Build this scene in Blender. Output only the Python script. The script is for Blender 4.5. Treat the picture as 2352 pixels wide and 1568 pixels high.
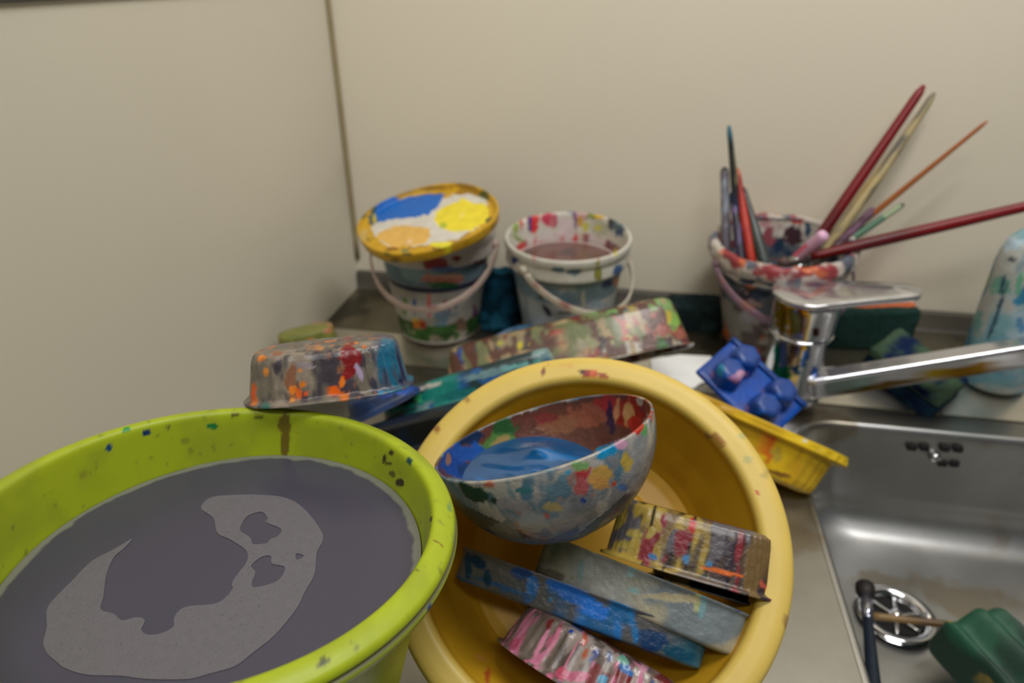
import bpy, math, random
import numpy as np
from mathutils import Vector, Matrix

for o in list(bpy.data.objects): bpy.data.objects.remove(o)
scene = bpy.context.scene
COL = scene.collection
PI = math.pi

# ------------------------------------------------------------------ camera
F = 1574.0; CX, CY = 1176.0, 784.0; H = 0.42
TH = math.atan(854 / F); PS = math.atan(317 / math.hypot(854, F))
FW = np.array([-math.sin(PS)*math.cos(TH), math.cos(PS)*math.cos(TH), -math.sin(TH)])
RT = np.array([math.cos(PS), math.sin(PS), 0.0]); UP = np.cross(RT, FW)
CAM = np.array([0.0, 0.0, H])
cam_data = bpy.data.cameras.new('camera'); cam = bpy.data.objects.new('camera', cam_data); COL.objects.link(cam)
cam_data.sensor_width = 36.0; cam_data.lens = F / 2352 * 36.0; cam_data.clip_start = 0.01
m = Matrix(((RT[0], UP[0], -FW[0], 0), (RT[1], UP[1], -FW[1], 0), (RT[2], UP[2], -FW[2], H), (0, 0, 0, 1)))
cam.matrix_world = m
cam_data.dof.use_dof = True; cam_data.dof.focus_distance = 0.335; cam_data.dof.aperture_fstop = 6.5
scene.camera = cam

# ------------------------------------------------------------------ world, lights, exposure
scene.view_settings.view_transform = 'Standard'; scene.view_settings.look = 'None'
scene.view_settings.gamma = 1; scene.view_settings.exposure = 0.0
w = bpy.data.worlds.new('room_air'); scene.world = w; w.use_nodes = True
w.node_tree.nodes['Background'].inputs[0].default_value = (0.93, 0.96, 1.0, 1)
w.node_tree.nodes['Background'].inputs[1].default_value = 0.055

def area(name, loc, target, sx, sy, power, col):
    d = bpy.data.lights.new(name, 'AREA'); d.shape = 'RECTANGLE'; d.size = sx; d.size_y = sy
    d.energy = power; d.color = col
    o = bpy.data.objects.new(name, d); COL.objects.link(o); o.location = loc
    o.rotation_euler = (Vector(target) - Vector(loc)).to_track_quat('-Z', 'Y').to_euler()
    return o
area('ceiling_tube_light', (0.42, 0.36, 1.45), (0.15, 0.75, 0.05), 0.9, 0.16, 12.0, (1.0, 0.985, 0.955))
area('ceiling_tube_light', (0.15, -0.70, 1.85), (0.15, 0.9, 0.75), 1.2, 0.22, 11.0, (1.0, 0.985, 0.955))

# ------------------------------------------------------------------ pixel rays (photo frame 2352 x 1568)
def ray(x, y): return FW + RT*(x - CX)/F - UP*(y - CY)/F
def atz(x, y, z):
    d = ray(x, y); return CAM + d*(z - H)/d[2]
def aty(x, y, Y):
    d = ray(x, y); return CAM + d*Y/d[1]
def onpl(x, y, c, n, off=0.0):
    c = np.array(c, float); n = unit(n); d = ray(x, y)
    return CAM + d*(((c + n*off - CAM) @ n)/(d @ n))
def proj(P):
    P = np.asarray(P, float) - CAM; z = np.maximum(P @ FW, 1e-4)
    return CX + F*(P @ RT)/z, CY - F*(P @ UP)/z
def unit(v):
    v = np.array(v, float); return v/np.linalg.norm(v)

# ------------------------------------------------------------------ noise and paint
def vnoise(P, seed=0):
    P = np.asarray(P, float) + seed*17.31
    i = np.floor(P).astype(np.int64); f = P - i; f = f*f*(3 - 2*f); out = 0
    for a in (0, 1):
        for b in (0, 1):
            for c in (0, 1):
                h = (i[:, 0]+a)*73856093 ^ (i[:, 1]+b)*19349663 ^ (i[:, 2]+c)*83492791
                h = (h ^ (h >> 13))*1274126177 & 0x7fffffff; h = (h ^ (h >> 16)) & 0xffff
                out = out + (h/65535.0)*(f[:, 0] if a else 1-f[:, 0])*(f[:, 1] if b else 1-f[:, 1])*(f[:, 2] if c else 1-f[:, 2])
    return out
def fbm(P, seed=0, o=3):
    s = 0; a = 1; t = 0
    for k in range(o):
        s = s + a*vnoise(np.asarray(P)*2**k, seed + k*3); t += a; a *= .5
    return s/t
def lin(c):
    c = np.array(c, float)/255.0
    return np.where(c <= .04045, c/12.92, ((c + .055)/1.055)**2.4)
def inpoly(x, y, poly):
    r = np.zeros(len(x), bool); n = len(poly)
    for i in range(n):
        x1, y1 = poly[i]; x2, y2 = poly[(i+1) % n]
        if y1 == y2: continue
        c = ((y1 > y) != (y2 > y)) & (x < (x2-x1)*(y-y1)/(y2-y1) + x1)
        r ^= c
    return r
def sm(x, a, b):
    t = np.clip((x-a)/(b-a), 0, 1); return t*t*(3-2*t)

def paint(co, no, uvh, base, layers, alpha=1.0):
    """co world coords, uvh coordinates on the thing in metres; returns linear RGBA per vertex"""
    n = len(co); C = np.tile(lin(base), (n, 1)); A = np.full(n, float(alpha))
    px, py = proj(co); facing = ((CAM - co) * no).sum(1) > 0
    jit = (fbm(co*210, 5, 4) - .5)*1.6 + (fbm(co*60, 9, 2) - .5)*.5
    for L in layers:
        k = L[0]
        if k == 'n':      # ('n', colour, threshold, (su, sv, sh), seed, softness, zone)
            _, c, th, s, seed = L[:5]; soft = L[5] if len(L) > 5 and L[5] else .05
            mm = sm(fbm(uvh*np.array(s), seed), th - soft, th + soft)
            if len(L) > 6 and L[6] is not None: mm = mm*L[6](uvh)
            al = L[7] if len(L) > 7 else 1.0
        elif k == 'z':    # ('z', colour, function of uvh)
            c = L[1]; mm = L[2](uvh); al = L[3] if len(L) > 3 else 1.0
        elif k == 'b':    # ('b', x, y, rx, ry, angle, colour): a dab on the surface
            _, x, y, rx, ry, an, c = L[:7]
            ca, sa = math.cos(math.radians(an)), math.sin(math.radians(an))
            dx, dy = px-x, py-y; e = np.sqrt(((dx*ca+dy*sa)/rx)**2 + ((-dx*sa+dy*ca)/ry)**2) + jit*.9
            mm = sm(-e, -1.12, -.88)*facing; al = 1.0
        elif k == 'p':    # ('p', polygon, colour): a pool of paint
            wob = 3*jit; mm = inpoly(px + wob*2, py + wob*2, L[1]).astype(float)*facing; c = L[2]; al = 1.0
        C = C*(1-mm[:, None]) + lin(c)*mm[:, None]; A = A*(1-mm) + al*mm
    return np.concatenate([C, A[:, None]], 1)

# ------------------------------------------------------------------ materials
def mat(name, color=(200, 200, 200), rough=.45, metal=0., vcol=False, bump=0., bscale=300., coat=0., var=.12, vscale=60., clear=False, spec=.5, stain=None):
    mt = bpy.data.materials.new(name); mt.use_nodes = True; nt = mt.node_tree; N = nt.nodes; Lk = nt.links
    b = N['Principled BSDF']; b.inputs['Roughness'].default_value = rough; b.inputs['Metallic'].default_value = metal
    b.inputs['Coat Weight'].default_value = coat; b.inputs['Coat Roughness'].default_value = .12
    b.inputs['Specular IOR Level'].default_value = spec
    tc = N.new('ShaderNodeTexCoord')
    nz = N.new('ShaderNodeTexNoise'); nz.inputs['Scale'].default_value = vscale; nz.inputs['Detail'].default_value = 5
    Lk.new(tc.outputs['Object'], nz.inputs['Vector'])
    mr = N.new('ShaderNodeMapRange'); mr.inputs[1].default_value = .3; mr.inputs[2].default_value = .7
    mr.inputs[3].default_value = 1 - var; mr.inputs[4].default_value = 1 + var*.5; Lk.new(nz.outputs[0], mr.inputs[0])
    mx = N.new('ShaderNodeMix'); mx.data_type = 'RGBA'; mx.blend_type = 'MULTIPLY'; mx.inputs[0].default_value = 1
    if vcol:
        at = N.new('ShaderNodeAttribute'); at.attribute_name = 'Col'; Lk.new(at.outputs['Color'], mx.inputs[6])
    else:
        mx.inputs[6].default_value = (*lin(color), 1)
    cmb = N.new('ShaderNodeCombineColor')
    for i in range(3): Lk.new(mr.outputs[0], cmb.inputs[i])
    Lk.new(cmb.outputs[0], mx.inputs[7])
    out = mx.outputs[2]
    if stain:                                 # (colour, scale, threshold)
        n2 = N.new('ShaderNodeTexNoise'); n2.inputs['Scale'].default_value = stain[1]; n2.inputs['Detail'].default_value = 6
        Lk.new(tc.outputs['Object'], n2.inputs['Vector'])
        r2 = N.new('ShaderNodeMapRange'); r2.inputs[1].default_value = stain[2]; r2.inputs[2].default_value = stain[2] + .05
        Lk.new(n2.outputs[0], r2.inputs[0])
        m2 = N.new('ShaderNodeMix'); m2.data_type = 'RGBA'; Lk.new(r2.outputs[0], m2.inputs[0]); Lk.new(out, m2.inputs[6])
        m2.inputs[7].default_value = (*lin(stain[0]), 1); out = m2.outputs[2]
    Lk.new(out, b.inputs['Base Color'])
    if bump:
        n3 = N.new('ShaderNodeTexNoise'); n3.inputs['Scale'].default_value = bscale; n3.inputs['Detail'].default_value = 4
        Lk.new(tc.outputs['Object'], n3.inputs['Vector'])
        bp = N.new('ShaderNodeBump'); bp.inputs['Strength'].default_value = bump; bp.inputs['Distance'].default_value = .002
        Lk.new(n3.outputs[0], bp.inputs['Height']); Lk.new(bp.outputs[0], b.inputs['Normal'])
    if clear:                                 # thin clear plastic where nothing is painted on it
        tr = N.new('ShaderNodeBsdfTransparent'); tr.inputs[0].default_value = (.82, .82, .80, 1)
        gl = N.new('ShaderNodeBsdfGlossy'); gl.inputs['Roughness'].default_value = .12
        fr = N.new('ShaderNodeFresnel'); fr.inputs[0].default_value = 1.5
        m4 = N.new('ShaderNodeMixShader'); Lk.new(fr.outputs[0], m4.inputs[0]); Lk.new(tr.outputs[0], m4.inputs[1]); Lk.new(gl.outputs[0], m4.inputs[2])
        m5 = N.new('ShaderNodeMixShader'); Lk.new(at.outputs['Alpha'], m5.inputs[0]); Lk.new(m4.outputs[0], m5.inputs[1]); Lk.new(b.outputs[0], m5.inputs[2])
        Lk.new(m5.outputs[0], N['Material Output'].inputs['Surface'])
    return mt

M = {}
M['plastic'] = mat('painted_plastic', vcol=True, rough=.40, coat=.10, var=.12, vscale=90, bump=.12, bscale=220, spec=.33)
M['tubplastic'] = mat('tub_plastic', vcol=True, rough=.42, var=.05, vscale=35, bump=.03, bscale=120, spec=.4)
M['clear'] = mat('clear_painted_plastic', vcol=True, rough=.3, coat=.25, var=.18, vscale=140, bump=.3, bscale=260, clear=True, spec=.35)
M['wetpaint'] = mat('wet_paint', vcol=True, rough=.09, coat=.6, var=.06, vscale=30, bump=.25, bscale=40)
M['matte'] = mat('matte_painted', vcol=True, rough=.6, var=.12, vscale=120, bump=.1)
M['sponge'] = mat('sponge', vcol=True, rough=.95, var=.35, vscale=350, bump=1.0, bscale=500, spec=.1)
M['chrome'] = mat('chrome', (205, 205, 208), rough=.09, metal=1., var=.04)
M['chromep'] = mat('chrome_painted', vcol=True, rough=.13, metal=.85, var=.05)
M['steel'] = mat('brushed_steel', (160, 158, 152), rough=.36, metal=1., var=.18, vscale=14, bump=.05, bscale=60, stain=((140, 132, 118), 9, .60))
M['dark'] = mat('dark_hole', (18, 18, 18), rough=.9)
M['wall'] = mat('wall_paint', (233, 224, 204), rough=.6, var=.035, vscale=1.5, spec=.25, bump=.05, bscale=200, stain=((222, 213, 194), 2.2, .66))
M['walll'] = mat('left_wall_panel', (219, 212, 194), rough=.5, var=.04, vscale=2.0, spec=.3, stain=((210, 203, 185), 3.0, .66))
M['trim'] = mat('seam_sealant', (158, 144, 108), rough=.6, var=.15, vscale=30)

# ------------------------------------------------------------------ mesh helpers
def obj(name, V, faces, material, parent=None, origin=(0, 0, 0), smooth=True, cols=None):
    V = np.asarray(V, float); og = np.array(origin, float)
    me = bpy.data.meshes.new(name); me.from_pydata((V - og).tolist(), [], [list(map(int, f)) for f in faces]); me.update()
    if smooth: me.polygons.foreach_set('use_smooth', [True]*len(me.polygons))
    if cols is not None:
        a = me.color_attributes.new('Col', 'FLOAT_COLOR', 'POINT'); a.data.foreach_set('color', np.asarray(cols, np.float32).ravel())
    me.materials.append(material)
    o = bpy.data.objects.new(name, me); COL.objects.link(o)
    if parent is not None: o.parent = parent
    else: o.location = og
    return o
def thing(name, label, cat, loc, group=None):
    o = bpy.data.objects.new(name, None); COL.objects.link(o); o.location = tuple(loc); o.empty_display_size = .02
    o['label'] = label; o['category'] = cat
    if group: o['group'] = group
    return o
def tag(o, label, cat, group=None):
    o['label'] = label; o['category'] = cat
    if group: o['group'] = group
    return o
def normals(V, faces):
    V = np.asarray(V); N = np.zeros_like(V); Fq = np.array([f if len(f) == 4 else (*f, f[-1]) for f in faces])
    n = np.cross(V[Fq[:, 2]] - V[Fq[:, 0]], V[Fq[:, 3]] - V[Fq[:, 1]])
    tri = Fq[:, 2] == Fq[:, 3]
    n[tri] = np.cross(V[Fq[tri, 1]] - V[Fq[tri, 0]], V[Fq[tri, 2]] - V[Fq[tri, 0]])
    for k in range(4): np.add.at(N, Fq[:, k], n)
    return N/np.maximum(np.linalg.norm(N, axis=1), 1e-12)[:, None]
def frame(n, x=(1, 0, 0)):
    n = unit(n); x = np.array(x, float); x = unit(x - n*(x @ n)); return x, np.cross(n, x), n
def dens(profile, step):
    out = [profile[0]]
    for a, b in zip(profile[:-1], profile[1:]):
        a = np.array(a, float); b = np.array(b, float); k = max(1, int(np.linalg.norm((b-a)[-2:])/step))
        for i in range(1, k+1): out.append(tuple(a + (b-a)*i/k))
    return out
def rev(profile, c, n, x=(1, 0, 0), segs=128, step=.0025, se=2.0, ab=(1, 1), rib=(0, 0), ribz=None, close=True, oval=None, arc=None, jag=None):
    """surface of revolution / super-elliptic loaf. profile (r, h). returns V, faces, uvh (arc length round, radius, height)"""
    pf = dens(profile, step); X, Y, Z = frame(n, x); c = np.array(c, float)
    ph = np.linspace(0, 2*PI, segs, endpoint=False)
    cs, sn = np.cos(ph), np.sin(ph)
    if se != 2.0:
        ex = np.sign(cs)*np.abs(cs)**(2/se); ey = np.sign(sn)*np.abs(sn)**(2/se)
    else: ex, ey = cs, sn
    V = []; U = []
    rmax = max(p[0] for p in pf)
    for r, h in pf:
        k = 1.0
        if rib[0] and (ribz is None or ribz[0] <= h <= ribz[1]): k = 1 + rib[1]*np.cos(rib[0]*ph)
        if ab[0] == 1 and ab[1] == 1: a, b = r*k, r*k
        else: a, b = (ab[0] - rmax + r)*k, (ab[1] - rmax + r)*k
        if np.ndim(a) == 0: a = np.full(segs, a); b = np.full(segs, b)
        a = np.maximum(a, 1e-4); b = np.maximum(b, 1e-4)
        if r <= 1e-6: a = a*0 + 1e-4; b = b*0 + 1e-4
        hh = np.full(segs, h)
        V.append(c + np.outer(a*ex, X) + np.outer(b*ey, Y) + np.outer(hh, Z))
        U.append(np.stack([ph*max(ab[0] if ab[0] != 1 else rmax, .01), a, hh], 1))
    V = np.concatenate(V); U = np.concatenate(U); m_ = len(pf); Fc = []
    for i in range(m_-1):
        for j in range(segs):
            j2 = (j+1) % segs; Fc.append((i*segs+j, i*segs+j2, (i+1)*segs+j2, (i+1)*segs+j))
    # seam-free coordinates for noise
    U3 = np.stack([np.cos(U[:, 0]/max(ab[0] if ab[0] != 1 else rmax, .01)), np.sin(U[:, 0]/max(ab[0] if ab[0] != 1 else rmax, .01)), U[:, 2]], 1)
    U3[:, 0] *= U[:, 1]; U3[:, 1] *= U[:, 1]
    if n is not None and False: pass
    return V, Fc, U3
def disc(c, n, r, x=(1, 0, 0), rings=40, segs=160, fh=None):
    X, Y, Z = frame(n, x); c = np.array(c, float); V = [c]; Fc = []
    ph = np.linspace(0, 2*PI, segs, endpoint=False)
    for i in range(1, rings+1): V.extend(c + np.outer(np.cos(ph)*r*i/rings, X) + np.outer(np.sin(ph)*r*i/rings, Y))
    V = np.array(V)
    for j in range(segs): Fc.append((0, 1+j, 1+(j+1) % segs))
    for i in range(rings-1):
        for j in range(segs):
            a = 1+i*segs; j2 = (j+1) % segs; Fc.append((a+j, a+segs+j, a+segs+j2, a+j2))
    if fh is not None: V = V + np.outer(fh(V), Z)
    return V, Fc, (V - c) @ np.stack([X, Y, Z], 1)
def rbox(c, X, Y, Z, d, r, n=10, disp=0, seed=1, dfreq=60, warp=None):
    """box with rounded edges; X, Y, Z axes, d sizes"""
    X, Y, Z = unit(X), unit(Y), unit(Z); d = np.array(d, float); idx = {}; P = []; Fc = []; lefth = np.cross(X, Y) @ Z < 0
    def vid(p):
        k = tuple(p)
        if k not in idx: idx[k] = len(P); P.append(p)
        return idx[k]
    for ax in range(3):
        for s in (0, n):
            for i in range(n):
                for j in range(n):
                    q = []
                    for (a, b) in ((i, j), (i+1, j), (i+1, j+1), (i, j+1)):
                        p = [0, 0, 0]; p[ax] = s; p[(ax+1) % 3] = a; p[(ax+2) % 3] = b; q.append(vid(tuple(p)))
                    Fc.append(q if bool(s) != lefth else q[::-1])
    g = np.array(P, float)/n*2 - 1; h = d/2
    # concentrate samples near the edges so that the rounding is smooth
    q = np.sign(g)*(1 - (1-np.abs(g))**1.35)*h
    core = np.clip(q, -(h-r), h-r); v = q - core; L = np.linalg.norm(v, axis=1); L[L == 0] = 1
    o = core + r*v/L[:, None]
    if disp: o = o*(1 + 0) + (v/L[:, None])*((fbm(o*dfreq, seed) - .5)*disp)[:, None]
    if warp is not None: o = warp(o)
    W = np.array(c, float) + o @ np.stack([X, Y, Z]); return W, Fc, o
def tube(path, rad, segs=16, flat=None, caps=True):
    """swept tube; rad number or list; flat = (w, t, side vector) for a strap"""
    P = np.array(path, float); n = len(P); rad = np.full(n, rad) if np.ndim(rad) == 0 else np.array(rad)
    T = np.gradient(P, axis=0); T /= np.linalg.norm(T, axis=1)[:, None]
    a = np.array([0, 0, 1.]) if abs(T[0][2]) < .9 else np.array([1., 0, 0]); V = []; U = []; s = 0
    ph = np.linspace(0, 2*PI, segs, endpoint=False)
    for i in range(n):
        if i: s += np.linalg.norm(P[i]-P[i-1])
        if flat is not None: a = np.array(flat[2](P[i]) if callable(flat[2]) else flat[2], float)
        x = unit(a - T[i]*(a @ T[i])); y = np.cross(T[i], x); a = x
        if flat is not None:
            ex = np.sign(np.cos(ph))*np.abs(np.cos(ph))**.5*flat[0]/2; ey = np.sign(np.sin(ph))*np.abs(np.sin(ph))**.5*flat[1]/2
        else: ex, ey = np.cos(ph)*rad[i], np.sin(ph)*rad[i]
        V.extend(P[i] + np.outer(ex, x) + np.outer(ey, y)); U.extend([(rad[i]*math.cos(p), rad[i]*math.sin(p), s) for p in ph])
    Fc = []
    for i in range(n-1):
        for j in range(segs): j2 = (j+1) % segs; Fc.append((i*segs+j, i*segs+j2, (i+1)*segs+j2, (i+1)*segs+j))
    V = list(V)
    if caps:
        for i, rv in ((0, True), (n-1, False)):
            V.append(P[i]); U.append((0, 0, 0 if i == 0 else s)); k = len(V)-1
            for j in range(segs):
                a_, b_ = i*segs+j, i*segs+(j+1) % segs; Fc.append((k, b_, a_) if rv else (k, a_, b_))
    return np.array(V), Fc, np.array(U)
def pobj(name, vfu, base, layers, material, parent=None, origin=(0, 0, 0), alpha=1.0, smooth=True, flip=False):
    V, Fc, U = vfu
    if flip: Fc = [f[::-1] for f in Fc]
    N = normals(V, Fc)
    # make sure normals point to the outside for dabs: use both sides for thin shells
    cols = paint(V, N, U, base, layers, alpha)
    return obj(name, V, Fc, material, parent, origin, smooth, cols)
def line(p, q, n=24): return [tuple(np.array(p)+(np.array(q)-np.array(p))*i/n) for i in range(n+1)]
def bez(*pts, n=24):
    P = [np.array(p, float) for p in pts]; out = []
    for i in range(n+1):
        t = i/n; Q = P
        while len(Q) > 1: Q = [a*(1-t)+b*t for a, b in zip(Q[:-1], Q[1:])]
        out.append(Q[0])
    return out

# ================================================================== SETTING
WX, WY = -0.394, 0.900
def quadgrid(p0, du, dv, nu, nv):
    V = [np.array(p0)+np.array(du)*i/nu+np.array(dv)*j/nv for j in range(nv+1) for i in range(nu+1)]
    Fc = [(j*(nu+1)+i, j*(nu+1)+i+1, (j+1)*(nu+1)+i+1, (j+1)*(nu+1)+i) for j in range(nv) for i in range(nu)]
    return V, Fc
def boxm(a, b):
    x0, y0, z0 = a; x1, y1, z1 = b
    V = [(x, y, z) for z in (z0, z1) for y in (y0, y1) for x in (x0, x1)]
    return V, [(0, 2, 3, 1), (4, 5, 7, 6), (0, 1, 5, 4), (2, 6, 7, 3), (0, 4, 6, 2), (1, 3, 7, 5)]
o = obj('wall_back', *boxm((WX-.12, WY, -.9), (2.6, WY+.12, 1.9)), M['wall'], smooth=False); o['kind'] = 'structure'
o = obj('wall_left', *boxm((WX-.12, -1.6, -.9), (WX, WY, 1.9)), M['walll'], smooth=False); o['kind'] = 'structure'
o = obj('floor', *boxm((WX-.12, -1.6, -1.0), (2.6, WY+.12, -.9)), mat('floor_vinyl', (120, 112, 100), rough=.5), smooth=False); o['kind'] = 'structure'
# sealant bead in the corner of the two walls
ctop = (WX+.002, WY-.002, 1.2)
path = [(WX+.0022+.0006*math.sin(z*9), WY-.0022, z) for z in np.linspace(.044, 1.2, 40)]
o = obj('trim_1', *tube(path, .0036, 10)[:2], M['trim']); o['kind'] = 'structure'
# dark top edge of the panel on the left wall
q0, q1 = CAM + ray(-60, 4)*((WX-CAM[0])/ray(-60, 4)[0]), CAM + ray(250, -2)*((WX-CAM[0])/ray(250, -2)[0])
zt = (q0[2]+q1[2])/2
o = obj('trim_2', *boxm((WX-.001, -1.2, zt), (WX+.003, WY-.01, zt+.004)), mat('panel_top_edge', (60, 55, 48), rough=.6), smooth=False); o['kind'] = 'structure'

# ------------------------------------------------------------------ steel sink unit
DK = -0.014                      # level of the front deck; the rear shelf is z = 0
SX0, SX1, SY0, SY1, SZ = 0.190, 0.70, 0.20, 0.668, -0.140
sink = thing('sink_unit', 'brushed stainless steel counter with a sunken sink bowl along the cream walls', 'sink', (0, .5, 0))
OG = (0, .5, 0)
def rrect(x0, x1, y0, y1, r, n=10):
    P = []
    for cx, cy, a0 in ((x1-r, y1-r, 0), (x0+r, y1-r, 90), (x0+r, y0+r, 180), (x1-r, y0+r, 270)):
        for i in range(n+1):
            a = math.radians(a0+90*i/n); P.append((cx+r*math.cos(a), cy+r*math.sin(a)))
    return P
# worktop: section through y extruded in x, with the sink opening cut in the front deck
sec = [(.05, DK-.04), (.05, DK-.004), (.054, DK), (.704, DK)]
XL, XR = WX+.001, 1.1
V = []; Fc = []
def strip(x0, x1, ys):
    b = len(V)
    for (y, z) in ys: V.append((x0, y, z)); V.append((x1, y, z))
    for i in range(len(ys)-1): Fc.append((b+2*i, b+2*i+1, b+2*i+3, b+2*i+2))
upst = [(.886, 0), (.8895, .002), (.8905, .022), (.893, .0245), (.899, .0245)]
strip(XL, XR, sec[:3]); strip(XL, XR, sec[3:])
# deck with hole: ring between outer rectangle and rounded opening
inn = rrect(SX0, SX1, SY0, SY1, .055, 14)
OX0, OX1, OY0, OY1 = XL, XR, .054, .70
def toouter(px_, py_):
    cx_, cy_ = (SX0+SX1)/2, (SY0+SY1)/2; dx, dy = px_-cx_, py_-cy_
    t = min(((OX1 if dx > 0 else OX0)-cx_)/dx if abs(dx) > 1e-9 else 1e9, ((OY1 if dy > 0 else OY0)-cy_)/dy if abs(dy) > 1e-9 else 1e9)
    return cx_+dx*t, cy_+dy*t
loop = []
corners = [(OX1, OY1), (OX0, OY1), (OX0, OY0), (OX1, OY0)]
nb_ = len(inn); dn = []
for i in range(nb_):
    p, q = inn[i], inn[(i+1) % nb_]; k = max(1, int(math.hypot(p[0]-q[0], p[1]-q[1])/.02))
    dn += [(p[0]+(q[0]-p[0])*j/k, p[1]+(q[1]-p[1])*j/k) for j in range(k)]
inn = dn
outer = [toouter(*p) for p in inn]
b = len(V); n_ = len(inn)
for p in inn: V.append((*p, DK))
for p in outer: V.append((*p, DK))
for i in range(n_):
    j = (i+1) % n_; Fc.append((b+i, b+n_+i, b+n_+j, b+j))
    (xa, ya), (xb, yb) = outer[i], outer[j]
    if abs(xa-xb) > 1e-6 and abs(ya-yb) > 1e-6:
        c_ = min(corners, key=lambda q: abs(q[0]-xa)+abs(q[1]-ya)+abs(q[0]-xb)+abs(q[1]-yb)); V.append((*c_, DK)); Fc.append((b+n_+i, len(V)-1, b+n_+j))
obj('worktop', V, Fc, M['steel'], sink, OG, smooth=False)
V = []; Fc = []; strip(XL, XR, [(.704, DK), (.710, DK+.0015), (.752, -.0012), (.757, 0)])
obj('sloping_ledge', V, Fc, mat('light_ledge_steel', (206, 202, 190), rough=.30, metal=1., var=.10, vscale=12, bump=.03, bscale=50), sink, OG)  # lighter steel colour puts the bright reflection into the step
V = []; Fc = []; strip(XL, XR, [(.757, 0), (.80, .0002), (.84, .0002), (.886, 0)])
obj('rear_shelf', V, Fc, mat('dark_shelf_steel', (128, 122, 104), rough=.33, metal=.85, var=.25, vscale=18, bump=.06, bscale=50, stain=((86, 82, 68), 11, .55)), sink, OG)  # darker, blotchier steel than the front deck
V = []; Fc = []; strip(XL, XR, upst)
obj('rear_upstand', V, Fc, mat('dark_upstand', (74, 69, 58), rough=.5), sink, OG)  # dark colour stands in for dark reflections in the steel upstand
# bowl with softly rounded walls, fine rings
n_ = nb_
rings = [(-.004, DK+.0005, .059), (-.001, DK+.0015, .056), (.002, DK-.001, .053), (.004, DK-.006, .051)]
for k in range(1, 9): rings.append((.004+.012*k/8, DK-.006-(abs(SZ)-.055)*k/8, .051))
for k in range(1, 11):
    a = PI/2*k/10; rings.append((.016+.04*(1-math.cos(a)), SZ+.04-.04*math.sin(a)+.0005, .051+.0*k))
for k in range(1, 14): rings.append((.056+.14*k/13, SZ-.004*k/13, max(.051-.003*k, .012)))
V = []; Fc = []
for (ins, z, r) in rings:
    for p in rrect(SX0+ins, SX1-ins, SY0+ins, SY1-ins, r, 14): V.append((*p, z))
for i in range(len(rings)-1):
    for j in range(n_): j2 = (j+1) % n_; Fc.append((i*n_+j, (i+1)*n_+j, (i+1)*n_+j2, i*n_+j2))
Fc.append([ (len(rings)-1)*n_+j for j in range(n_)][::-1])
obj('sink_bowl', V, Fc, mat('satin_steel', (184, 184, 182), rough=.36, metal=1., var=.20, vscale=12, bump=.04, bscale=60, stain=((160, 152, 138), 9, .60)), sink, OG)
# overflow slots in the rear wall of the bowl
ywall = SY1-.0085
for r_, y_px, xs in ((0, 1029, (2095, 2124, 2171, 2201)), (1, 1063, (2165, 2192))):
    for x_px in xs:
        p = aty(x_px, y_px + (x_px-2150)*.035, ywall)
        V, Fc, _ = rbox((p[0], ywall+.0005, p[2]), (1, 0, 0), (0, 1, 0), (0, 0, 1), (.0098, .006, .0078), .002, 4)
        obj('overflow_slot', V, Fc, M['dark'], sink, OG)
p = aty(2146, 1048, ywall)
V, Fc, _ = tube([(p[0], ywall, p[2]), (p[0], ywall-.006, p[2])], [.006, .0045], 16)
obj('overflow_screw', V, Fc, M['chrome'], sink, OG)
# drain
dc = atz(2058, 1412, SZ+.004); DR = .034
V, Fc, _ = rev([(.0, -.006), (.022, -.006), (.024, -.004), (.026, .001), (.030, .0035), (.034, .003), (DR+.003, .0005)], dc, (0, 0, 1), segs=64)
obj('drain_ring', V, Fc, M['chrome'], sink, OG)
V, Fc, _ = disc(dc+np.array([0, 0, -.0035]), (0, 0, 1), .0235, rings=6, segs=40)
obj('drain_hole', V, Fc, M['dark'], sink, OG)
for k in range(6):
    a = k*PI/3+.3; q = dc+np.array([.012*math.cos(a), .012*math.sin(a), -.001])
    V, Fc, _ = rbox(q, (math.cos(a), math.sin(a), 0), (-math.sin(a), math.cos(a), 0), (0, 0, 1), (.022, .0035, .002), .0009, 4)
    obj('strainer_bar', V, Fc, M['chrome'], sink, OG)
V, Fc, _ = rev([(0, .0045), (.004, .004), (.0065, .001), (.007, -.002)], dc, (0, 0, 1), segs=32); obj('strainer_knob', V, Fc, M['chrome'], sink, OG)

# ================================================================== GREEN BUCKET, WATER, FOAM
KG = .90
GC = CAM + (np.array([-.203, .242, .169]) - CAM)*KG; GN = unit((.055, .138, 1))
GREEN = (166, 182, 32)
gb = thing('green_bucket', 'lime green plastic bucket full of dirty purple-grey water, front left', 'bucket', (GC[0]-.02, GC[1]-.02, DK), None)
gO = (GC[0]-.02, GC[1]-.02, DK)
prof_g = [(0, -.206), (.078, -.206), (.083, -.203), (.0868, -.195), (.1155, -.017), (.1195, -.0168), (.1283, -.0130), (.1293, -.0095), (.1288, -.0078), (.1276, -.0082), (.1278, -.0068), (.1282, -.0055),
          (.1268, -.0030), (.1230, -.0008), (.1195, .0004), (.1172, .0006), (.1156, -.0002), (.1146, -.0020), (.1138, -.006), (.0845, -.195), (.081, -.202), (0, -.202)]
prof_g = [(a*KG, b*KG) for a, b in prof_g]
dirt = (120, 120, 40)
glay = [('n', (156, 170, 36), .56, (50, 50, 50), 3, .12), ('n', (136, 146, 40), .745, (240, 240, 240), 9, .04)]
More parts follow.
